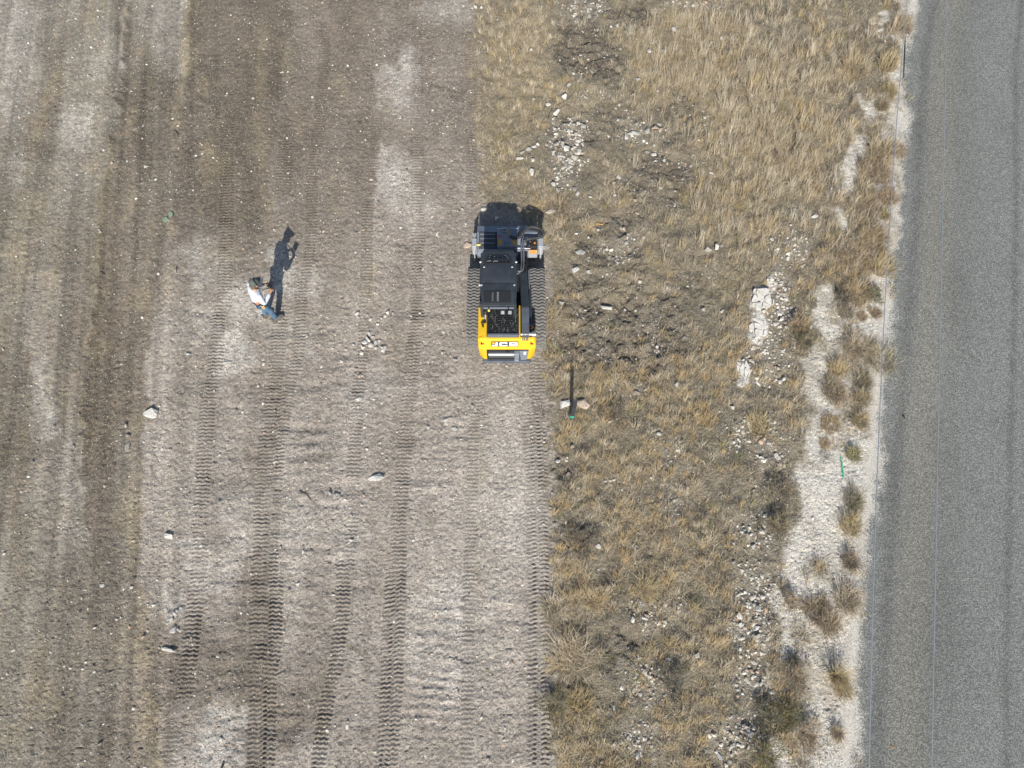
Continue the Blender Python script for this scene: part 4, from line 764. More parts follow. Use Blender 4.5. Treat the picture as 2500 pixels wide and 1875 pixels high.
def paint():
    p = at(2055, 1143); b = B(); r = random.Random(4)
    for k in range(26):
        yy = -.26 + k * .021; xx = .03 * (k / 26) - .01 + r.uniform(-.012, .012); w = r.uniform(.008, .022)
        b.hull([(xx + w * math.cos(t) * 1.2, yy + w * math.sin(t), z) for t in np.linspace(0, 5.6, 7) for z in (0, .006)])
    o = b.build("paint_mark", mat("green_paint", (.05, .42, .24), .7, noise=(25, .3))); o.location = (p.x, p.y, gz(p.x, p.y) + .012); tag(o, "bright green sprayed survey line on the white gravel shoulder", "paint mark")
paint()
# survey stake
p = at(1394, 1029); root = empty("survey_stake", (p.x, p.y, gz(p.x, p.y)), label="flat black stake with a green band standing between two rocks", cat="stake")
q = Vector((.05, .25, .95)); SK = mat("black_stake", (.028, .032, .036), .6, noise=(9, .3))
b = B(); b.hull([(x + q.x * t, y + q.y * t, q.z * t) for t in (-.1, 1) for x in (-.048, .048) for y in (-.012, .012)], .004); b.build("post", SK, root)
b = B(); b.hull([(x * 1.06 + q.x * t, y * 1.5 + q.y * t, q.z * t) for t in (.18, .27) for x in (-.048, .048) for y in (-.012, .012)], .002); b.build("band", mat("green_tape", (.02, .30, .22), .5), root)

# ================================================================== OVERHEAD WIRES over the road edge
def wire(pts, label, splice=None):
    P_ = sorted([at(x, y, 8.0) for x, y in pts], key=lambda v: v.y); co = np.polyfit([v.y for v in P_], [v.x for v in P_], 2)
    b = B(); ys = np.linspace(-4, 13, 18); f = lambda y: co[0] * y * y + co[1] * y + co[2]
    e0 = (f(-4) - 26 * (f(-3) - f(-4)), -30, 8.6); e1 = (f(13) + 27 * (f(13) - f(12)), 40, 9.3)
    b.tube([e0] + [(f(y), y, 8.0) for y in ys] + [e1], .0065, 6, 2)
    root = empty("overhead_wire", (0, 0, 0), label=label, cat="wire")
    b.build("strand", mat("aluminium_wire", (.33, .36, .40), .45, metal=.3), root)
    if splice:
        s0, s1 = [at(*c, 8.0) for c in splice]; b = B(); d = s1 - s0; b.tube([s0, s0 + d * .2, s0 + d * .5, s0 + d * .8, s1], .014, 8, 2, rr=lambda t: .0065 + .0065 * math.sin(math.pi * t))
        b.build("splice", mat("dark_splice", (.045, .048, .05), .5), root)
wire([(2215, 0), (2196, 220), (2175, 470), (2153, 900), (2135, 1430), (2120, 1875)], "left thin overhead wire with a dark splice crossing the road edge", [(2210, 90), (2206, 190)])
wire([(2312, 0), (2304, 470), (2291, 940), (2284, 1400), (2275, 1875)], "right thin overhead wire running above the asphalt")

# ================================================================== TRACK LOADER with its mulcher head
YEL = mat("yellow_paint", (.76, .46, .016), .42, spec=.45, noise=(4, .10), coat=.2)
BLK = mat("black_paint", (.034, .041, .050), .5, spec=.5, noise=(5, .22)); BLKM = mat("matt_black", (.016, .017, .018), .75)
DGR = mat("dark_grey_paint", (.088, .102, .128), .62, spec=.3, noise=(5, .2)); LGR = mat("light_grey_paint", (.36, .37, .39), .5, noise=(6, .12)); MGR = mat("mid_grey_paint", (.20, .225, .265), .45, noise=(6, .12))
CHR = mat("bare_steel", (.34, .34, .36), .42, metal=.7); RUB = mat("track_rubber", (.060, .058, .055), .85, spec=.3, noise=(18, .35, .01))
RUBD = mat("dusty_rubber", (.165, .158, .147), .9, spec=.25, noise=(14, .35, .01))
GLS = mat("dark_glass", (.012, .014, .016), .06, spec=.8); ORG = mat("orange_lens", (.75, .22, .02), .3); RED = mat("red_lens", (.42, .015, .01), .25); WHT = mat("white_paint", (.80, .80, .80), .5); LAB = mat("orange_label", (.55, .20, .01), .6); YLB = mat("yellow_label", (.82, .66, .15), .5); REDL = mat("red_label", (.5, .03, .05), .5)
L0 = empty("track_loader", (-.12, 8.3, 0), label="yellow and black compact track loader carrying a mulcher head", cat="loader")
# chassis and body
b = B(); b.box(-.52, .50, -1.30, .98, .28, .78, .02); b.box(-.50, -.10, -.9, .6, .7, .95, .02); b.box(.28, .66, -1.40, -.55, .5, .92, .02); b.build("chassis", BLKM, L0)
b = B()
b.hull([(x, y, z) for x, y, z in ((-.71, -.53, 1.22), (-.70, -.58, 1.28), (-.49, -.58, 1.31), (-.49, -1.42, 1.31), (-.70, -1.42, 1.27), (-.71, -1.45, 1.2), (-.71, -.53, .72), (-.71, -1.45, .72), (-.49, -.53, .72), (-.49, -1.45, .72))], .018, 2)
b.hull([(-.71, -1.36, 1.24), (.71, -1.36, 1.24), (-.66, -1.375, 1.30), (.66, -1.375, 1.30), (-.66, -1.43, 1.29), (.66, -1.43, 1.29), (-.70, -1.55, 1.03), (.70, -1.55, 1.03), (-.56, -1.60, 1.0), (.56, -1.60, 1.0), (-.69, -1.50, .42), (.69, -1.50, .42), (-.57, -1.61, .42), (.57, -1.61, .42), (-.70, -1.36, .42), (.70, -1.36, .42)], .016, 2)
b.box(.288, .322, -1.38, -.56, .8, 1.37, .012); b.hull([(.66, -1.37, 1.27), (.705, -1.37, 1.24), (.66, -1.08, 1.12), (.705, -1.08, 1.10), (.66, -1.37, .7), (.705, -1.37, .7), (.66, -1.02, .7), (.705, -1.02, .7)], .01)
b.build("body", YEL, L0)
b = B(); b.box(-.487, -.284 + .57, -1.375, -.60, .7, 1.30, .01)
hood = b.build("engine_hood", BLK, L0)
b = B(); b.xprism([(-1.30, 1.305), (-1.30, 1.345), (-1.34, 1.345), (-1.395, 1.30), (-1.395, 1.285)], -.475, .275, .006); b.build("hood_lip", DGR, hood)
b = B()
for i in range(24): x = -.455 + i * .0308; b.box(x - .006, x + .006, -1.29, -.63, 1.303, 1.322, 0)
for i in range(14): y = -1.28 + i * .05; b.box(-.465, .265, y - .005, y + .005, 1.300, 1.317, 0)
grille = b.build("hood_grille", mat("gloss_black", (.015, .016, .018), .28, spec=.7), hood)
b = B(); rg = random.Random(2)
for _ in range(110):
    x = rg.uniform(-.45, .25); x = -.455 + round((x + .455) / .0308) * .0308 + .0154; y = rg.uniform(-1.27, -.66); l = rg.choice((.012, .02, .035, .06)); b.box(x - .004, x + .004, y, y + l, 1.299, 1.309 + rg.uniform(0, .01), 0)
speck = mat("sun_glint", (.55, .54, .46), .4, metal=.6)  # pale specks between the grille bars: sun glints put in as colour
me_ = bpy.data.meshes.new("glints"); b.bm.to_mesh(me_); b.bm.free(); gb = bmesh.new(); gb.from_mesh(grille.data); n0 = len(gb.faces); gb.from_mesh(me_); bpy.data.meshes.remove(me_)
gb.faces.ensure_lookup_table()
for f_ in gb.faces[n0:]: f_.material_index = 1
gb.to_mesh(grille.data); gb.free(); grille.data.materials.append(speck)
b = B(); b.box(-.565, -.50, -1.02, -.63, 1.295, 1.316, .003); sd = b.build("name_strip", BLK, L0); b = B()
for i in range(7): b.box(-.552 + (i % 2) * .012, -.533 + (i % 3) * .004, -.90 + i * .030, -.878 + i * .030, 1.316, 1.319, 0)
b.box(-.530, -.516, -.92, -.68, 1.316, 1.319, 0); b.build("lettering", WHT, sd)
b = B(); b.hull([(-.60, -1.12, 1.29), (-.53, -1.14, 1.29), (-.64, -.98, 1.29), (-.57, -.96, 1.29), (-.60, -1.12, 1.30), (-.53, -1.14, 1.30), (-.64, -.98, 1.30), (-.57, -.96, 1.30)]); b.box(-.62, -.55, -1.05, -.99, 1.30, 1.36, .01); b.build("fuel_cap", mat("dark_brown_plastic", (.055, .030, .012), .6), L0)
# rear slope lettering
u = Vector((0, .17, .29)).normalized(); nrm = Vector((0, -u.z, u.y)); c0 = Vector((-.055, -1.505, 1.163)) + nrm * .010
def plate(b, x0, x1, y0, y1, d, r_=0, n=4):
    pts = []
    if r_:
        for cx, cy, a0 in ((x1 - r_, y1 - r_, 0), (x0 + r_, y1 - r_, 90), (x0 + r_, y0 + r_, 180), (x1 - r_, y0 + r_, 270)):
            pts += [(cx + r_ * math.cos(math.radians(a0 + 90 * k / n)), cy + r_ * math.sin(math.radians(a0 + 90 * k / n))) for k in range(n + 1)]
    else: pts = [(x0, y0), (x1, y0), (x1, y1), (x0, y1)]
    P3 = lambda e: [c0 + Vector((x, 0, 0)) + u * (y * 1.35) + nrm * e for x, y in pts]
    b.hull(P3(d - .003) + P3(d))
b = B(); plate(b, -.328, .328, -.050, .058, .003); badge = b.build("maker_badge", BLK, L0)
b = B(); plate(b, -.222, -.168, -.038, .046, .007); plate(b, -.312, -.168, -.038, -.012, .0075, .01)
plate(b, -.132, .070, -.038, .046, .007, .03); plate(b, .108, .312, -.038, .046, .007, .018); b.build("lettering", WHT, badge)
b = B(); plate(b, -.082, .02, -.014, .022, .0095, .012); plate(b, -.02, .074, -.010, .018, .0095); b.build("letter_counter", BLK, badge)
b = B(); plate(b, .155, .258, -.022, -.006, .0095); plate(b, .155, .258, .014, .030, .0095); b.build("letter_counter", BLK, badge)
b = B(); plate(b, -.305, -.245, .008, .044, .007); b.build("badge_square", mat("badge_orange", (.85, .40, .05), .5), badge)
for sx_ in (-1, 1):
    b = B(); c = Vector((.60 * sx_ - .0, -1.50, 1.175)); b.ball(c + nrm * .012, .045, (1, .5, .5)); b.ball(c + nrm * .012 + u * .035 + Vector((-.022 * 1, 0, 0)), .022, (.8, .5, 1)); b.build("tail_light", RED, L0, True)
# rear door
b = B(); b.hull([(-.50, -1.612, 1.02), (.53, -1.612, 1.02), (-.50, -1.622, .45), (.49, -1.622, .45), (-.50, -1.58, 1.02), (.53, -1.58, 1.02), (-.5, -1.58, .45), (.49, -1.58, .45)], .006); door = b.build("rear_door", BLKM, L0)
b = B(); b.tube([(-.45, -1.63, .86), (.17, -1.63, .86)], .10, 20, 1); b.build("exhaust_canister", mat("polished_black", (.17, .18, .19), .34, metal=.6), door, True)
b = B(); b.box(-.03, .06, -1.665, -1.61, .985, 1.03, .008); b.build("latch", BLKM, door)
b = B(); b.box(.175, .30, -1.70, -1.60, .62, .98, .01); b.box(.18, .29, -1.75, -1.66, .60, .72, .01); b.build("hinge_block", MGR, door)
b = B(); b.hull([(.30, -1.63, 1.01), (.52, -1.63, 1.01), (.34, -1.640, .47), (.48, -1.640, .47), (.30, -1.615, 1.01), (.52, -1.615, 1.01), (.34, -1.62, .47), (.48, -1.62, .47)]); pl_ = b.build("model_plate", MGR, door)
b = B()                                                       # figure two over figure six
for seg in (((.405, .965), (.46, .975)), ((.46, .975), (.455, .945)), ((.455, .945), (.41, .905)), ((.41, .905), (.465, .905)), ((.42, .885), (.408, .85)), ((.408, .85), (.425, .825)), ((.425, .825), (.455, .84)), ((.455, .84), (.45, .865)), ((.45, .865), (.415, .865))):
    b.tube([(seg[0][0], -1.638, seg[0][1]), (seg[1][0], -1.638, seg[1][1])], .011, 6, 1)
b.build("number", WHT, pl_)
b = B(); b.box(-.62, .60, -1.69, -1.60, .36, .46, .02); b.box(-.58, .56, -1.705, -1.68, .40, .44, .008); b.build("rear_bumper", DGR, L0)
# cab
b = B()
for x in (-.60, .19):
    for y in (-.80, .50): b.hull([(x + dx, y * (1 if z > 1 else 1.05) + dy, z) for dx in (-.035, .035) for dy in (-.035, .035) for z in (.75, 1.97)])
b.box(-.635, .225, -.88, .55, .72, 1.0, .01); cab = b.build("cab_frame", BLK, L0)
for nm, q in (("side_window", (-.632, -.622, -.74, .44, 1.02, 1.90)), ("side_window", (.212, .222, -.74, .44, 1.02, 1.90)), ("front_window", (-.55, .14, .505, .515, 1.02, 1.90)), ("rear_window", (-.55, .14, -.815, -.805, 1.35, 1.90))):
    b = B(); b.box(*q, 0); b.build(nm, GLS, cab)
b = B(); b.box(-.44, .04, -.42, .05, .95, 1.15, .04); b.box(-.44, .04, -.55, -.40, 1.1, 1.7, .05); b.build("seat", BLKM, cab)
RF = [(-.60, .58), (.18, .58), (.235, .30), (.245, -.30), (.22, -.80), (.19, -.895), (-.57, -.895), (-.60, -.80), (-.655, -.30), (-.645, .30)]
b = B(); b.prism(RF, 1.93, 2.0, .03, 2, [(x * .985 - .003, y * .985) for x, y in RF]); roof = b.build("cab_roof", BLK, L0, True)
b = B(); b.prism([(-.615, -.29), (.205, -.29), (.185, .12), (.14, .20), (-.55, .20), (-.595, .12)], 2.0, 2.018, .012, 2); b.prism([(-.605, -.31), (.195, -.31), (.17, -.86), (-.58, -.86)], 2.0, 2.012, .01, 2); b.build("roof_panel", BLK, roof, True)
AR = [(-.53, .20), (.12, .20), (.135, .30), (.08, .42), (.02, .47), (-.43, .47), (-.49, .42), (-.545, .30)]
b = B(); b.prism(AR, 1.99, 2.016, .008, 1); hatch = b.build("roof_hatch", BLKM, roof)
b = B(); b.prism([(x * .86 - .03, .33 + (y - .33) * .74) for x, y in AR], 2.016, 2.020); b.build("hatch_glass", GLS, hatch)
b = B()
for k in range(5): b.box(-.42 + k * .10, -.412 + k * .10, .24, .44, 2.020, 2.026, 0)
b.box(-.5, .09, .31, .318, 2.020, 2.028, 0); b.build("hatch_bar", BLK, hatch)
b = B(); rg = random.Random(5)
for x, y in ((-.42, .37), (-.40, .43), (-.04, .43), (.0, .39), (-.30, .40), (.03, .35)): b.ball((x, y, 2.028), .007, (1.4, 1, .5), 1)
b.tube([(-.48, .27, 2.03), (-.42, .285, 2.03), (-.38, .28, 2.03)], .005, 5, 3); b.tube([(-.33, .255, 2.03), (-.30, .28, 2.03), (-.22, .275, 2.03)], .005, 5, 3); b.build("hatch_bit", LGR, hatch)  # small pale beads and short curved strips on the hatch glass
for x, y, r_ in ((-.60, -.36, .024), (.175, -.36, .024)): B().cyl((x, y, 2.0), (x, y, 2.022), r_, n=14).build("roof_bolt", mat("zinc", (.6, .62, .64), .35, metal=.4), roof, True)
for x, y in ((-.545, .12), (.125, .12), (-.635, .26), (.222, .26), (-.645, -.36)): b = B(); b.box(x - .022, x + .022, y - .008, y + .008, 1.985, 2.03, .004); b.build("lifting_lug", WHT, roof)
b = B(); b.box(-.545, .095, -.83, -.50, 2.010, 2.022, .006); vent = b.build("vent_panel", BLKM, roof)
b = B()
for i in range(21): x = -.515 + i * .029; b.box(x - .005, x + .005, -.80, -.53, 2.022, 2.03, 0)
for i in range(6): y = -.79 + i * .05; b.box(-.52, .07, y - .004, y + .004, 2.022, 2.027, 0)
b.build("vent_louvre", mat("louvre_black", (.03, .033, .036), .4, spec=.7), vent)
b = B()
for i in range(9): x = -.345 + (i % 3) * .012; y = -.78 + i * .026; b.box(x - .012, x + .012, y - .0035, y + .0035, 2.03, 2.033, 0)
for i in range(9): y = -.78 + i * .028; b.box(-.235, -.19, y - .0035, y + .0035, 2.03, 2.033, 0)
b.build("vent_mark", mat("pale_mark", (.42, .44, .45), .5), vent)
b = B()
for x0, x1 in ((-.56, -.43), (-.42, .03), (.04, .17)): b.box(x0, x1, -.935, -.885, 1.89, 1.955, .015)
b.build("roof_spoiler", mat("light_bar", (.085, .10, .125), .5, spec=.4), roof)
b = B(); b.box(-.45, -.40, -.95, -.91, 1.80, 1.85, .005); b.build("warning_label", YLB, cab)
for x in (-.10, .07): B().cyl((x, -.93, 1.80), (x, -1.0, 1.77), .045, .05, 14).build("work_lamp", LGR, cab, True)
b = B(); b.xprism([(.555, 1.90), (.66, 1.86), (.66, 1.89), (.555, 1.985)], -.58, .16, .006)
for i in range(6): b.ball((-.5 + i * .12, .62, 1.93), .008, (1, 1, 1), 1)
b.build("roof_visor", BLK, roof)
# tracks
def track(x0, x1, name_side):
    zc, R_, ya, yb = .335, .29, .72, -.96; per = 2 * (ya - yb) + 2 * math.pi * R_
    def pos(s):
        s = s % per
        if s < ya - yb: return (yb + s, zc + R_ + .09 * math.sin(math.pi * s / (ya - yb)) ** .8 * (1 - .3 * s / (ya - yb)), 0, 1)
        s -= ya - yb
        if s < math.pi * R_: a = math.pi / 2 - s / R_; return (ya + R_ * math.cos(a), zc + R_ * math.sin(a), math.cos(a), math.sin(a))
        s -= math.pi * R_
        if s < ya - yb: return (ya - s, zc - R_, 0, -1)
        s -= ya - yb; a = -math.pi / 2 - s / R_; return (yb + R_ * math.cos(a), zc + R_ * math.sin(a), math.cos(a), math.sin(a))
    nl = 58; sub = 4; ns = nl * sub; nx = 13; V = []; Fc = []
    for i in range(ns):
        for j in range(nx):
            t = j / (nx - 1); sh = .020 * math.cos(t * 2 * math.pi * 2.5)
            y, z, ny, nz = pos((i / ns) * per + sh); e = (.0, .024, .026, .0)[i % sub] * (1 if 0 < j < nx - 1 else .6)
            V.append((x0 + (x1 - x0) * t, y + ny * e, z + nz * e))
    o_ = len(V)
    for i in range(ns):
        y, z, ny, nz = pos((i / ns) * per)
        for x in (x0 + .01, x1 - .01): V.append((x, y - ny * .04, z - nz * .04))
    for i in range(ns):
        k = (i + 1) % ns
        for j in range(nx - 1): Fc.append((i * nx + j, i * nx + j + 1, k * nx + j + 1, k * nx + j))
        Fc.append((i * nx, k * nx, o_ + 2 * k, o_ + 2 * i)); Fc.append((i * nx + nx - 1, o_ + 2 * i + 1, o_ + 2 * k + 1, k * nx + nx - 1)); Fc.append((o_ + 2 * i, o_ + 2 * k, o_ + 2 * k + 1, o_ + 2 * i + 1))
    b = B(); b._add(V, Fc); belt = b.build("rubber_track", RUBD, L0)
    for y, r_ in ((ya, .235), (yb, .235), (.35, .12), (.0, .12), (-.32, .12), (-.62, .12)):
        zz = zc if r_ > .2 else zc - R_ + .045 + r_
        b = B(); b.cyl((x0 + .04, y, zz), (x1 - .04, y, zz), r_, n=20); b.cyl((x0 + .0, y, zz), (x1, y, zz), r_ * .35, n=12); b.build("track_wheel", BLKM, belt, True)
    b = B(); b.box(x0 + .12, x1 - .12, yb + .1, ya - .1, .28, .50, .03); b.build("track_beam", BLKM, belt)
track(-1.03, -.585, 'l'); track(.525, .975, 'r')
# boom on the right side
def beam(b, pts, w0, w1, h0, h1, bev=.012):
    for (a, c), t0, t1 in zip(zip(pts[:-1], pts[1:]), np.linspace(0, 1, len(pts))[:-1], np.linspace(0, 1, len(pts))[1:]):
        P_ = []
        for p_, t in ((a, t0), (c, t1)):
            w = (w0 + (w1 - w0) * t) / 2; h = h0 + (h1 - h0) * t; P_ += [(p_[0] + s * w, p_[1], p_[2] + k) for s in (-1, 1) for k in (0, -h)]
        b.hull(P_, bev)
BP = [(.445, -1.30, 1.48), (.440, -.66, 1.47), (.405, .42, 1.19), (.405, .62, 1.02), (.42, 1.12, .62), (.43, 1.40, .55)]
b = B(); beam(b, BP, .19, .20, .26, .20); boom = b.build("boom", BLK, L0)
b = B(); b.hull([(x, y, z) for x in (.352, .53) for y, z in ((-1.31, 1.482), (-.68, 1.478), (-.68, 1.49), (-1.31, 1.495))], .004); b.build("boom_cover", DGR, boom)
b = B(); b.cyl((.33, -1.33, 1.36), (.68, -1.33, 1.36), .05, n=16); b.cyl((.60, -1.33, 1.36), (.69, -1.33, 1.36), .075, n=16); b.build("boom_pivot", CHR, boom, True)
for x in (.385, .425, .47, .505): b = B(); b.tube([(x, -1.28, 1.45), (x + .005, -1.38, 1.43), (x - .005, -1.45, 1.33), (x, -1.44, 1.2)], .014, 8, 4); b.build("hydraulic_hose", mat("grey_hose", (.12, .125, .13), .5), boom, True)
b = B(); b.box(.35, .56, -1.47, -1.42, 1.17, 1.21, .006); b.build("hose_clamp", LGR, boom)
b = B(); b.cyl((.585, -1.2, .95), (.56, .1, .85), .05, n=14); cyl_ = b.build("lift_cylinder", BLK, boom, True); B().cyl((.56, .1, .85), (.545, .75, .72), .028, n=12).build("piston_rod", CHR, cyl_, True)
for k, x in enumerate((.33, .385)):
    b = B(); b.tube([(x - .10 - .02 * k, .40 + .07 * k, 1.18), (x - .02, .44 + .05 * k, 1.16), (x + .02, .60, 1.10), (x + .04, .95, .88), (x + .035, 1.20, .84), (x + .03, 1.36, .86), (x + .07, 1.55, .88)], .020, 8, 4); b.build("steel_pipe", CHR, boom, True)
b = B(); b.ball((.605, -1.03, 1.10), .04); b.build("side_lamp", ORG, L0, True)
b = B(); b.hull([(x, y, z) for x in (.32, .34) for y, z in ((-.60, 1.36), (-1.36, 1.33), (-1.36, 1.0), (-.6, 1.0))]); b.build("boom_guard", BLKM, L0)
# hitch and mulcher head
b = B(); b.box(-.50, .50, .95, 1.10, .22, .62, .02); b.box(-.36, .36, 1.08, 1.38, .25, .55, .02); b.build("quick_hitch", BLK, L0)
b = B()
b.xprism([(2.095, .60), (2.085, .64), (1.85, .715), (1.82, .70), (2.04, .58)], -.805, .80, .006)      # front hood plate
b.xprism([(2.03, .50), (2.05, .20), (2.07, .20), (2.05, .55)], -.80, .80)
b.xprism([(1.86, .70), (1.84, .72), (1.40, .52), (1.36, .30), (1.42, .30), (1.46, .48)], -.80, .80, .004)
b.hull([(-.80, 1.30, .42), (-.80, 1.42, .50), (.8, 1.3, .42), (.8, 1.42, .5), (-.8, 1.32, .3), (.8, 1.32, .3)])
head = b.build("mulcher_head", mat("slate_paint", (.165, .190, .235), .6, spec=.3, noise=(5, .15)), L0); head.location.y = .05
for x0, x1 in ((-.94, -.815), (.81, .95)):
    b = B(); b.xprism([(1.34, .12), (1.36, .40), (1.46, .56), (1.62, .62), (1.88, .60), (2.08, .40), (2.05, .08), (1.7, .03)], x0 + .045, x1 - .045, .006)
    b.box(x0, x1, 1.46, 1.72, .22, .63, .01); b.box(x0 + .01, x1 - .01, 1.70, 1.92, .22, .58, .01); b.build("side_plate", LGR, head)
b = B(); b.hull([(-.93, 1.95, .5), (-.82, 2.12, .58), (-.82, 1.95, .58), (-.90, 1.95, .1), (-.82, 2.1, .1)]); b.hull([(.94, 1.95, .5), (.82, 2.12, .58), (.82, 1.95, .58), (.90, 1.95, .1), (.82, 2.1, .1)]); b.build("side_skid", BLKM, head)
b = B(); b.cyl((-.80, 1.74, .26), (.80, 1.74, .26), .17, n=20); rg = random.Random(3)
for i in range(40):
    a = i * 2.4; x = -.76 + i * .039; c = Vector((x, 1.74 + .19 * math.cos(a), .26 + .19 * math.sin(a))); b.ball(c, .035, (.7, 1, 1), 1)
b.build("rotor", MGR, head)
b = B(); b.hull([(x, y, z) for x in (-.76, -.275) for y, z in ((1.845, .735), (1.44, .555), (1.44, .53), (1.845, .70))], .005); pn = b.build("deck_cover", BLK, head)
b = B()
for t in (.14, .40, .66): y = 1.845 - .405 * t; zz = .735 - .18 * t; b.hull([(x, y + dy, zz + dz) for x in (-.72, -.33) for dy, dz in ((-.012, 0), (.012, .0), (.008, .016), (-.008, .016))])
b.build("deck_rib", MGR, pn)
b = B(); b.box(-.265, .265, 1.63, 1.90, .60, .80, .012); b.hull([(x, y, z) for x in (-.265, .265) for y, z in ((1.63, .78), (1.44, .66), (1.44, .50), (1.63, .55))], .008); mb = b.build("motor_box", MGR, head)
b = B(); b.box(-.275, .275, 1.89, 1.915, .78, .83, .006); b.build("box_rim", LGR, mb)
b = B(); b.cyl((-.12, 1.80, .80), (-.12, 1.80, .83), .032, n=14); b.tube([(-.06, 1.80, .81), (0, 1.78, .85), (.03, 1.70, .84), (.06, 1.66, .82)], .024, 8, 4); b.tube([(-.03, 1.83, .81), (.03, 1.81, .87), (.07, 1.72, .85), (.10, 1.66, .82)], .02, 8, 4); b.build("hose_fitting", mat("brass_fitting", (.33, .29, .18), .4, metal=.6), mb, True)
b = B(); b.box(-.25, -.155, 1.655, 1.70, .80, .804, 0); b.build("red_label", REDL, mb)
for x in (-.245, .14): b = B(); b.hull([(x + dx, y, z) for dx in (0, .10) for y, z in ((1.605, .772), (1.475, .690), (1.475, .684), (1.605, .766))]); b.build("warning_label", mat("amber_label", (.45, .26, .02), .55, noise=(30, .5)), mb)
b = B(); b.tube([(-.08, 1.49, .70), (-.07, 1.55, .74), (0, 1.585, .76), (.07, 1.55, .74), (.08, 1.49, .70)], .016, 8, 4); b.cyl((0, 1.47, .66), (0, 1.49, .74), .06, n=16); b.build("hose_guide", MGR, mb, True)
b = B(); b.box(.50, .785, 1.43, 1.68, .50, .66, .02); bx = b.build("valve_cover", BLKM, head)
b = B(); b.cyl((.72, 1.55, .66), (.72, 1.55, .672), .03, n=12); b.build("orange_cap", ORG, bx); b = B(); b.ball((.60, 1.60, .662), .010, (1, 1, .6), 1); b.ball((.575, 1.47, .662), .008, (1, 1, .6), 1); b.build("bolt", WHT, bx)
b = B(); b.hull([(.545, 1.40, .57), (.80, 1.40, .57), (.555, 1.25, .42), (.78, 1.25, .42), (.545, 1.40, .40), (.80, 1.40, .40)], .006); br = b.build("label_bracket", mat("bracket_grey", (.22, .23, .25), .55), head)
b = B(); b.hull([(.565, 1.392, .572), (.775, 1.392, .572), (.57, 1.32, .502), (.77, 1.32, .502), (.565, 1.392, .58), (.775, 1.392, .58), (.57, 1.32, .51), (.77, 1.32, .51)]); b.build("warning_label", LAB, br)
b = B(); b.box(-.815, -.71, 1.50, 1.545, .60, .64, .006); b.build("reflector", YLB, head); b = B(); b.ball((.93, 1.81, .65), .045, (1, .9, .7)); b.build("marker_cap", YLB, head, True)
b = B(); b.cyl((.20, 1.40, .66), (.60, 1.40, .64), .02, n=10); b.build("cross_rod", CHR, head, True)
COR = mat("corrugated_hose", (.040, .042, .046), .55, spec=.4)
b = B(); rb = lambda t: .042 + .006 * math.sin(t * 260); b.tube([(.06, 1.66, .83), (.20, 1.60, .82), (.36, 1.66, .84), (.46, 1.80, .88), (.62, 1.90, .89), (.84, 1.88, .84), (.95, 1.78, .78), (.86, 1.68, .76), (.70, 1.63, .78), (.52, 1.56, .84), (.46, 1.48, .88)], .042, 10, 8, rr=rb); b.build("hydraulic_hose", COR, head, True)
b = B(); b.tube([(.30, 1.62, .86), (.42, 1.80, .90), (.60, 1.84, .86), (.78, 1.83, .82), (.88, 1.75, .78)], .030, 8, 6); b.build("hydraulic_hose", BLKM, head, True)

# ================================================================== THE PERSON, standing and looking down at a remote controller
def skin(name, nodes, edges, m, parent=None, sub=2):
    """one continuous surface grown around a skeleton; nodes: name -> (pos, rx, ry)"""
    bm = bmesh.new(); ly = bm.verts.layers.skin.verify(); V = {}
    for i, (k, (p_, rx, ry)) in enumerate(nodes.items()):
        v = bm.verts.new(p_); v[ly].radius = (rx, ry); v[ly].use_root = (i == 0); V[k] = v
    for a, c in edges: bm.edges.new((V[a], V[c]))
    me = bpy.data.meshes.new(name); bm.to_mesh(me); bm.free(); o = bpy.data.objects.new(name, me); COL.objects.link(o)
    o.modifiers.new("s", 'SKIN').use_smooth_shade = True; md = o.modifiers.new("u", 'SUBSURF'); md.levels = md.render_levels = sub
    dg = bpy.context.evaluated_depsgraph_get(); m2 = bpy.data.meshes.new_from_object(o.evaluated_get(dg)); bpy.data.objects.remove(o)
    for p_ in m2.polygons: p_.use_smooth = True
    m2.name = name; return link(name, m2, parent, m)
SKN = mat("skin", (.46, .235, .14), .55, noise=(20, .1)); SHT = mat("white_shirt", (.62, .66, .74), .85, spec=.2, noise=(7, .10, .02)); JNS = mat("blue_jeans", (.095, .17, .26), .85, spec=.2, noise=(9, .25, .02)); BOOT = mat("grey_boot", (.13, .115, .105), .8, noise=(14, .2)); CAPM = mat("grey_cap", (.10, .115, .105), .85, spec=.2, noise=(20, .15))
pf = at(661, 777)
nodes = {'hip': ((0, 0, .97), .12, .13), 'belly': ((.02, 0, 1.10), .11, .12), 'chest': ((.06, 0, 1.30), .12, .145), 'ntop': ((.11, 0, 1.44), .075, .09), 'neck': ((.15, 0, 1.515), .05, .05), 'skull': ((.185, 0, 1.62), .075, .08), 'crown': ((.19, 0, 1.69), .065, .07), 'jaw': ((.245, 0, 1.575), .05, .048)}
edges = [('hip', 'belly'), ('belly', 'chest'), ('chest', 'ntop'), ('ntop', 'neck'), ('neck', 'skull'), ('skull', 'crown'), ('skull', 'jaw')]
ARM = {}
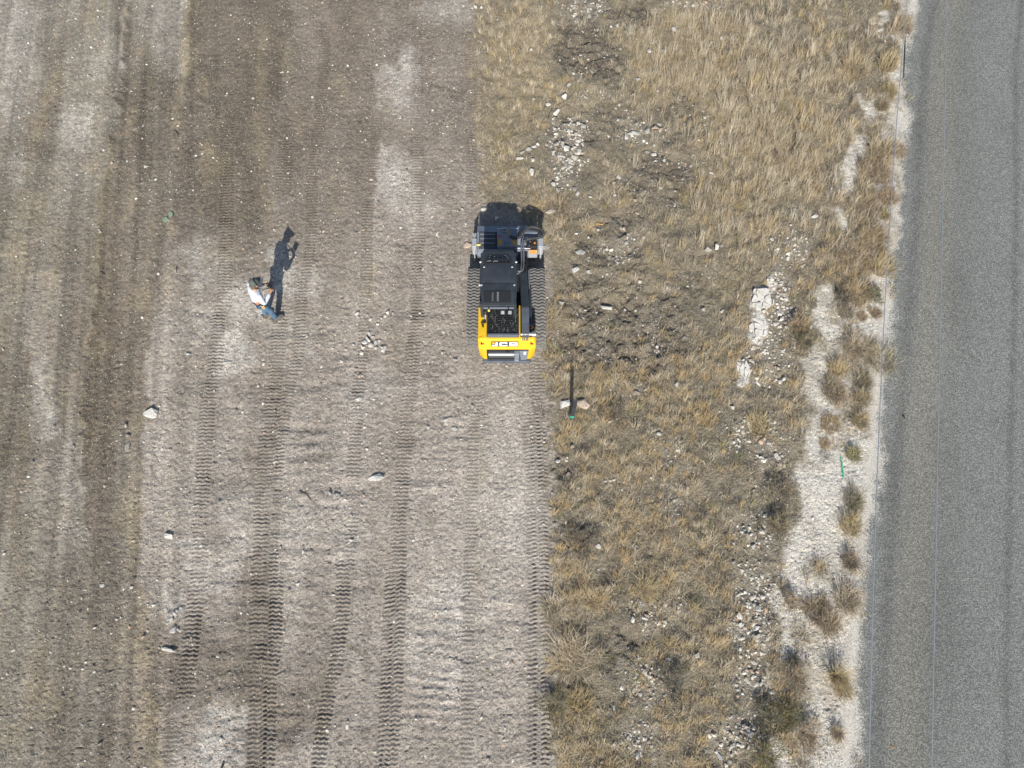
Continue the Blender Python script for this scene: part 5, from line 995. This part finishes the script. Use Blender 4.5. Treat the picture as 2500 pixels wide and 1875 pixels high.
for s, t in ((1, 'l'), (-1, 'r')):
    fx = -.04 if s > 0 else .10
    nodes.update({'hj' + t: ((.0, .09 * s, .90), .085, .085), 'kn' + t: ((fx * .5 + .05, .11 * s, .50), .058, .058), 'an' + t: ((fx, .12 * s, .10), .042, .042), 'to' + t: ((fx + .17, .135 * s, .045), .036, .030),
      'sh' + t: ((.075, .19 * s, 1.40), .058, .058), 'el' + t: ((.07, .275 * s, 1.13), .042, .042), 'wr' + t: ((.315, .145 * s, 1.17), .030, .026), 'pa' + t: ((.385, .11 * s, 1.19), .036, .020)})
    edges += [('hip', 'hj' + t), ('hj' + t, 'kn' + t), ('kn' + t, 'an' + t), ('an' + t, 'to' + t), ('chest', 'sh' + t), ('sh' + t, 'el' + t), ('el' + t, 'wr' + t), ('wr' + t, 'pa' + t)]
    for k, (dy, L_) in enumerate(((.034, .030), (.016, .036), (-.004, .034), (-.022, .026))):
        a = nodes['pa' + t][0]; p1 = (a[0] + .030 + L_ * .4, a[1] + dy * s * .8 - .012 * s, a[2] - .012); p2 = (p1[0] + L_ * .45, p1[1] - .018 * s, a[2] - .030)
        nodes['f%d%s' % (k, t)] = (p1, .0105, .0105); nodes['g%d%s' % (k, t)] = (p2, .0085, .0085); edges += [('pa' + t, 'f%d%s' % (k, t)), ('f%d%s' % (k, t), 'g%d%s' % (k, t))]
    a = nodes['pa' + t][0]; nodes['t1' + t] = ((a[0] - .004, a[1] - .034 * s, a[2] + .020), .012, .012); nodes['t2' + t] = ((a[0] + .030, a[1] - .046 * s, a[2] + .034), .009, .009); edges += [('pa' + t, 't1' + t), ('t1' + t, 't2' + t)]
FACE = math.radians(38)
P0 = skin("person", nodes, edges, SKN); P0.location = (pf.x, pf.y, gz(pf.x, pf.y)); P0.rotation_euler = (0, 0, FACE); P0.scale = (1.07, 1.07, 1.07)
tag(P0, "person in a white long sleeved shirt, jeans and cap looking down at a remote controller", "person")
def sub_nodes(keys, grow, over={}): return {k: over.get(k, (nodes[k][0], nodes[k][1] + grow, nodes[k][2] + grow)) for k in keys}
ks = ['chest', 'belly', 'hip', 'ntop'] + [a + t for t in 'lr' for a in ('sh', 'el', 'wr')]
ov = {'hip': ((.01, 0, 1.0), .122, .142), 'belly': ((.02, 0, 1.10), .130, .145), 'chest': ((.055, 0, 1.29), .138, .165), 'ntop': ((.10, 0, 1.425), .095, .115)}
ov.update({'sh' + t: (nodes['sh' + t][0], .078, .078) for t in 'lr'}); ov.update({'el' + t: (nodes['el' + t][0], .064, .064) for t in 'lr'}); ov.update({'wr' + t: (nodes['wr' + t][0], .046, .042) for t in 'lr'})
sh_ = skin("shirt", sub_nodes(ks, .015, ov), [('hip', 'belly'), ('belly', 'chest'), ('chest', 'ntop')] + [e for t in 'lr' for e in (('chest', 'sh' + t), ('sh' + t, 'el' + t), ('el' + t, 'wr' + t))], SHT, P0)
ks = ['hip'] + [a + t for t in 'lr' for a in ('hj', 'kn', 'an')]
ov = {'hip': ((0, 0, .94), .115, .135)}
for t in 'lr': ov['hj' + t] = (nodes['hj' + t][0], .102, .102); ov['kn' + t] = (nodes['kn' + t][0], .080, .080); a = nodes['an' + t][0]; ov['an' + t] = ((a[0], a[1], .09), .068, .068)
jn = skin("jeans", sub_nodes(ks, .015, ov), [e for t in 'lr' for e in (('hip', 'hj' + t), ('hj' + t, 'kn' + t), ('kn' + t, 'an' + t))], JNS, P0)
for t in 'lr':
    a = nodes['an' + t][0]; skin("boot", {'a': ((a[0] - .01, a[1], .09), .066, .068), 'b': ((a[0] - .06, a[1], .055), .058, .058), 'c': ((a[0] + .10, a[1] + (.01 if t == 'l' else -.01), .055), .066, .060), 'd': ((a[0] + .21, a[1] + (.015 if t == 'l' else -.015), .050), .060, .052)}, [('a', 'b'), ('a', 'c'), ('c', 'd')], BOOT, P0)
b = B(); n_ = 24; ring = [(.010 + .128 * math.cos(k * 2 * math.pi / n_), .150 * math.sin(k * 2 * math.pi / n_), 1.0) for k in range(n_)]
b._add([(x * f_, y * f_, z + dz) for f_ in (1.0, .9) for dz in (-.022, .022) for x, y, z in ring], [(i + o1, (i + 1) % n_ + o1, (i + 1) % n_ + o2, i + o2) for o1, o2 in ((0, n_), (n_, 3 * n_), (3 * n_, 2 * n_), (2 * n_, 0)) for i in range(n_)])
b.build("belt", mat("red_brown_leather", (.20, .045, .035), .6), P0, True)
# cap: crown, brim, dark band with a pale stripe; hair below it
b = B(); t_ = bmesh.new(); bmesh.ops.create_uvsphere(t_, u_segments=20, v_segments=12, radius=.118)
bmesh.ops.delete(t_, geom=[v for v in t_.verts if v.co.z < -.02], context='VERTS'); bmesh.ops.transform(t_, matrix=Matrix.Translation((.175, 0, 1.665)) @ Matrix.Rotation(.22, 4, 'Y') @ Matrix.Diagonal((1.02, .92, .92, 1)), verts=t_.verts); b._join(t_)
cap = b.build("cap", CAPM, P0, True)
b = B(); pts = [(.255 + .125 * math.cos(a), .098 * math.sin(a)) for a in np.linspace(-1.75, 1.75, 14)]
b._add([(x, y, 1.655 - (x - .25) * .38 - 2.2 * y * y + dz) for dz in (0, .008) for x, y in pts], [tuple(range(14)), tuple(range(14, 28))] + [(i, (i + 1) % 14, 14 + (i + 1) % 14, 14 + i) for i in range(14)]); b.build("brim", mat("grey_brim", (.115, .12, .125), .8), cap)
b = B(); b.tube([(.19 + .0 * math.cos(a), .112 * math.cos(a), 1.668 + .116 * math.sin(a)) for a in np.linspace(.05, math.pi - .05, 14)], .014, 8, 2); b.build("headband", BLKM, cap, True)
b = B(); b.tube([(.19, .06 - .02 * k, 1.786 + .008 * math.sin(k)) for k in range(5)], .0075, 6, 2); b.build("headband_stripe", LGR, cap, True)
hair = skin("hair", {'a': ((.135, 0, 1.62), .072, .085), 'b': ((.125, 0, 1.56), .05, .07), 'c': ((.155, 0, 1.66), .08, .09)}, [('a', 'b'), ('a', 'c')], mat("grey_brown_hair", (.13, .095, .07), .8), P0)
for y in (.034, -.034): b = B(); b.ball((.265, y, 1.617), .013, (.8, 1, 1)); b.build("eye", WHT, P0, True)
b = B(); b.hull([(.270, .012, 1.61), (.270, -.012, 1.61), (.262, 0, 1.635), (.305, 0, 1.595), (.275, .016, 1.585), (.275, -.016, 1.585)], .004, 2); b.build("nose", SKN, P0, True)
b = B(); b.tube([(.288, .026, 1.558), (.298, 0, 1.556), (.288, -.026, 1.558)], .0055, 6, 3); b.build("mouth", mat("lip", (.35, .11, .08), .5), P0, True)
for y in (.085, -.085): b = B(); b.ball((.18, y, 1.60), .030, (.7, .35, 1)); b.build("ear", SKN, P0, True)
b = B(); b.box(-.02, .055, -.215, -.150, .84, .985, .015); po = b.build("hip_pouch", mat("tan_leather", (.55, .36, .15), .7, noise=(12, .2)), P0); b = B(); b.box(.0, .04, -.205, -.165, .975, 1.02, .008); b.build("pouch_phone", BLKM, po)
# controller in the hands, hanging from a neck strap
CR = empty("remote_controller", (pf.x, pf.y, gz(pf.x, pf.y)), FACE, label="small black remote controller held by the person, on a black neck strap", cat="remote control"); CR.scale = (1.07,) * 3
b = B(); b.box(.37, .45, -.085, .085, 1.185, 1.225, .014); b.build("controller_body", BLKM, CR)
b = B(); b.hull([(.445, y, z) for y in (-.075, .075) for z in (1.225, 1.23)] + [(.52, y, z) for y in (-.075, .075) for z in (1.335, 1.34)], .003); b.build("screen", mat("screen_glass", (.02, .025, .03), .1), CR)
for y in (.045, -.045): B().cyl((.40, y, 1.225), (.40, y, 1.252), .010, n=10).build("thumb_stick", MGR, CR)
b = B(); b.tube([(.41, .07, 1.225), (.28, .09, 1.35), (.19, .085, 1.47), (.10, .06, 1.525), (.075, 0, 1.535), (.10, -.06, 1.525), (.19, -.085, 1.47), (.28, -.09, 1.35), (.41, -.07, 1.225)], .010, 6, 4); b.build("neck_strap", BLKM, CR, True)
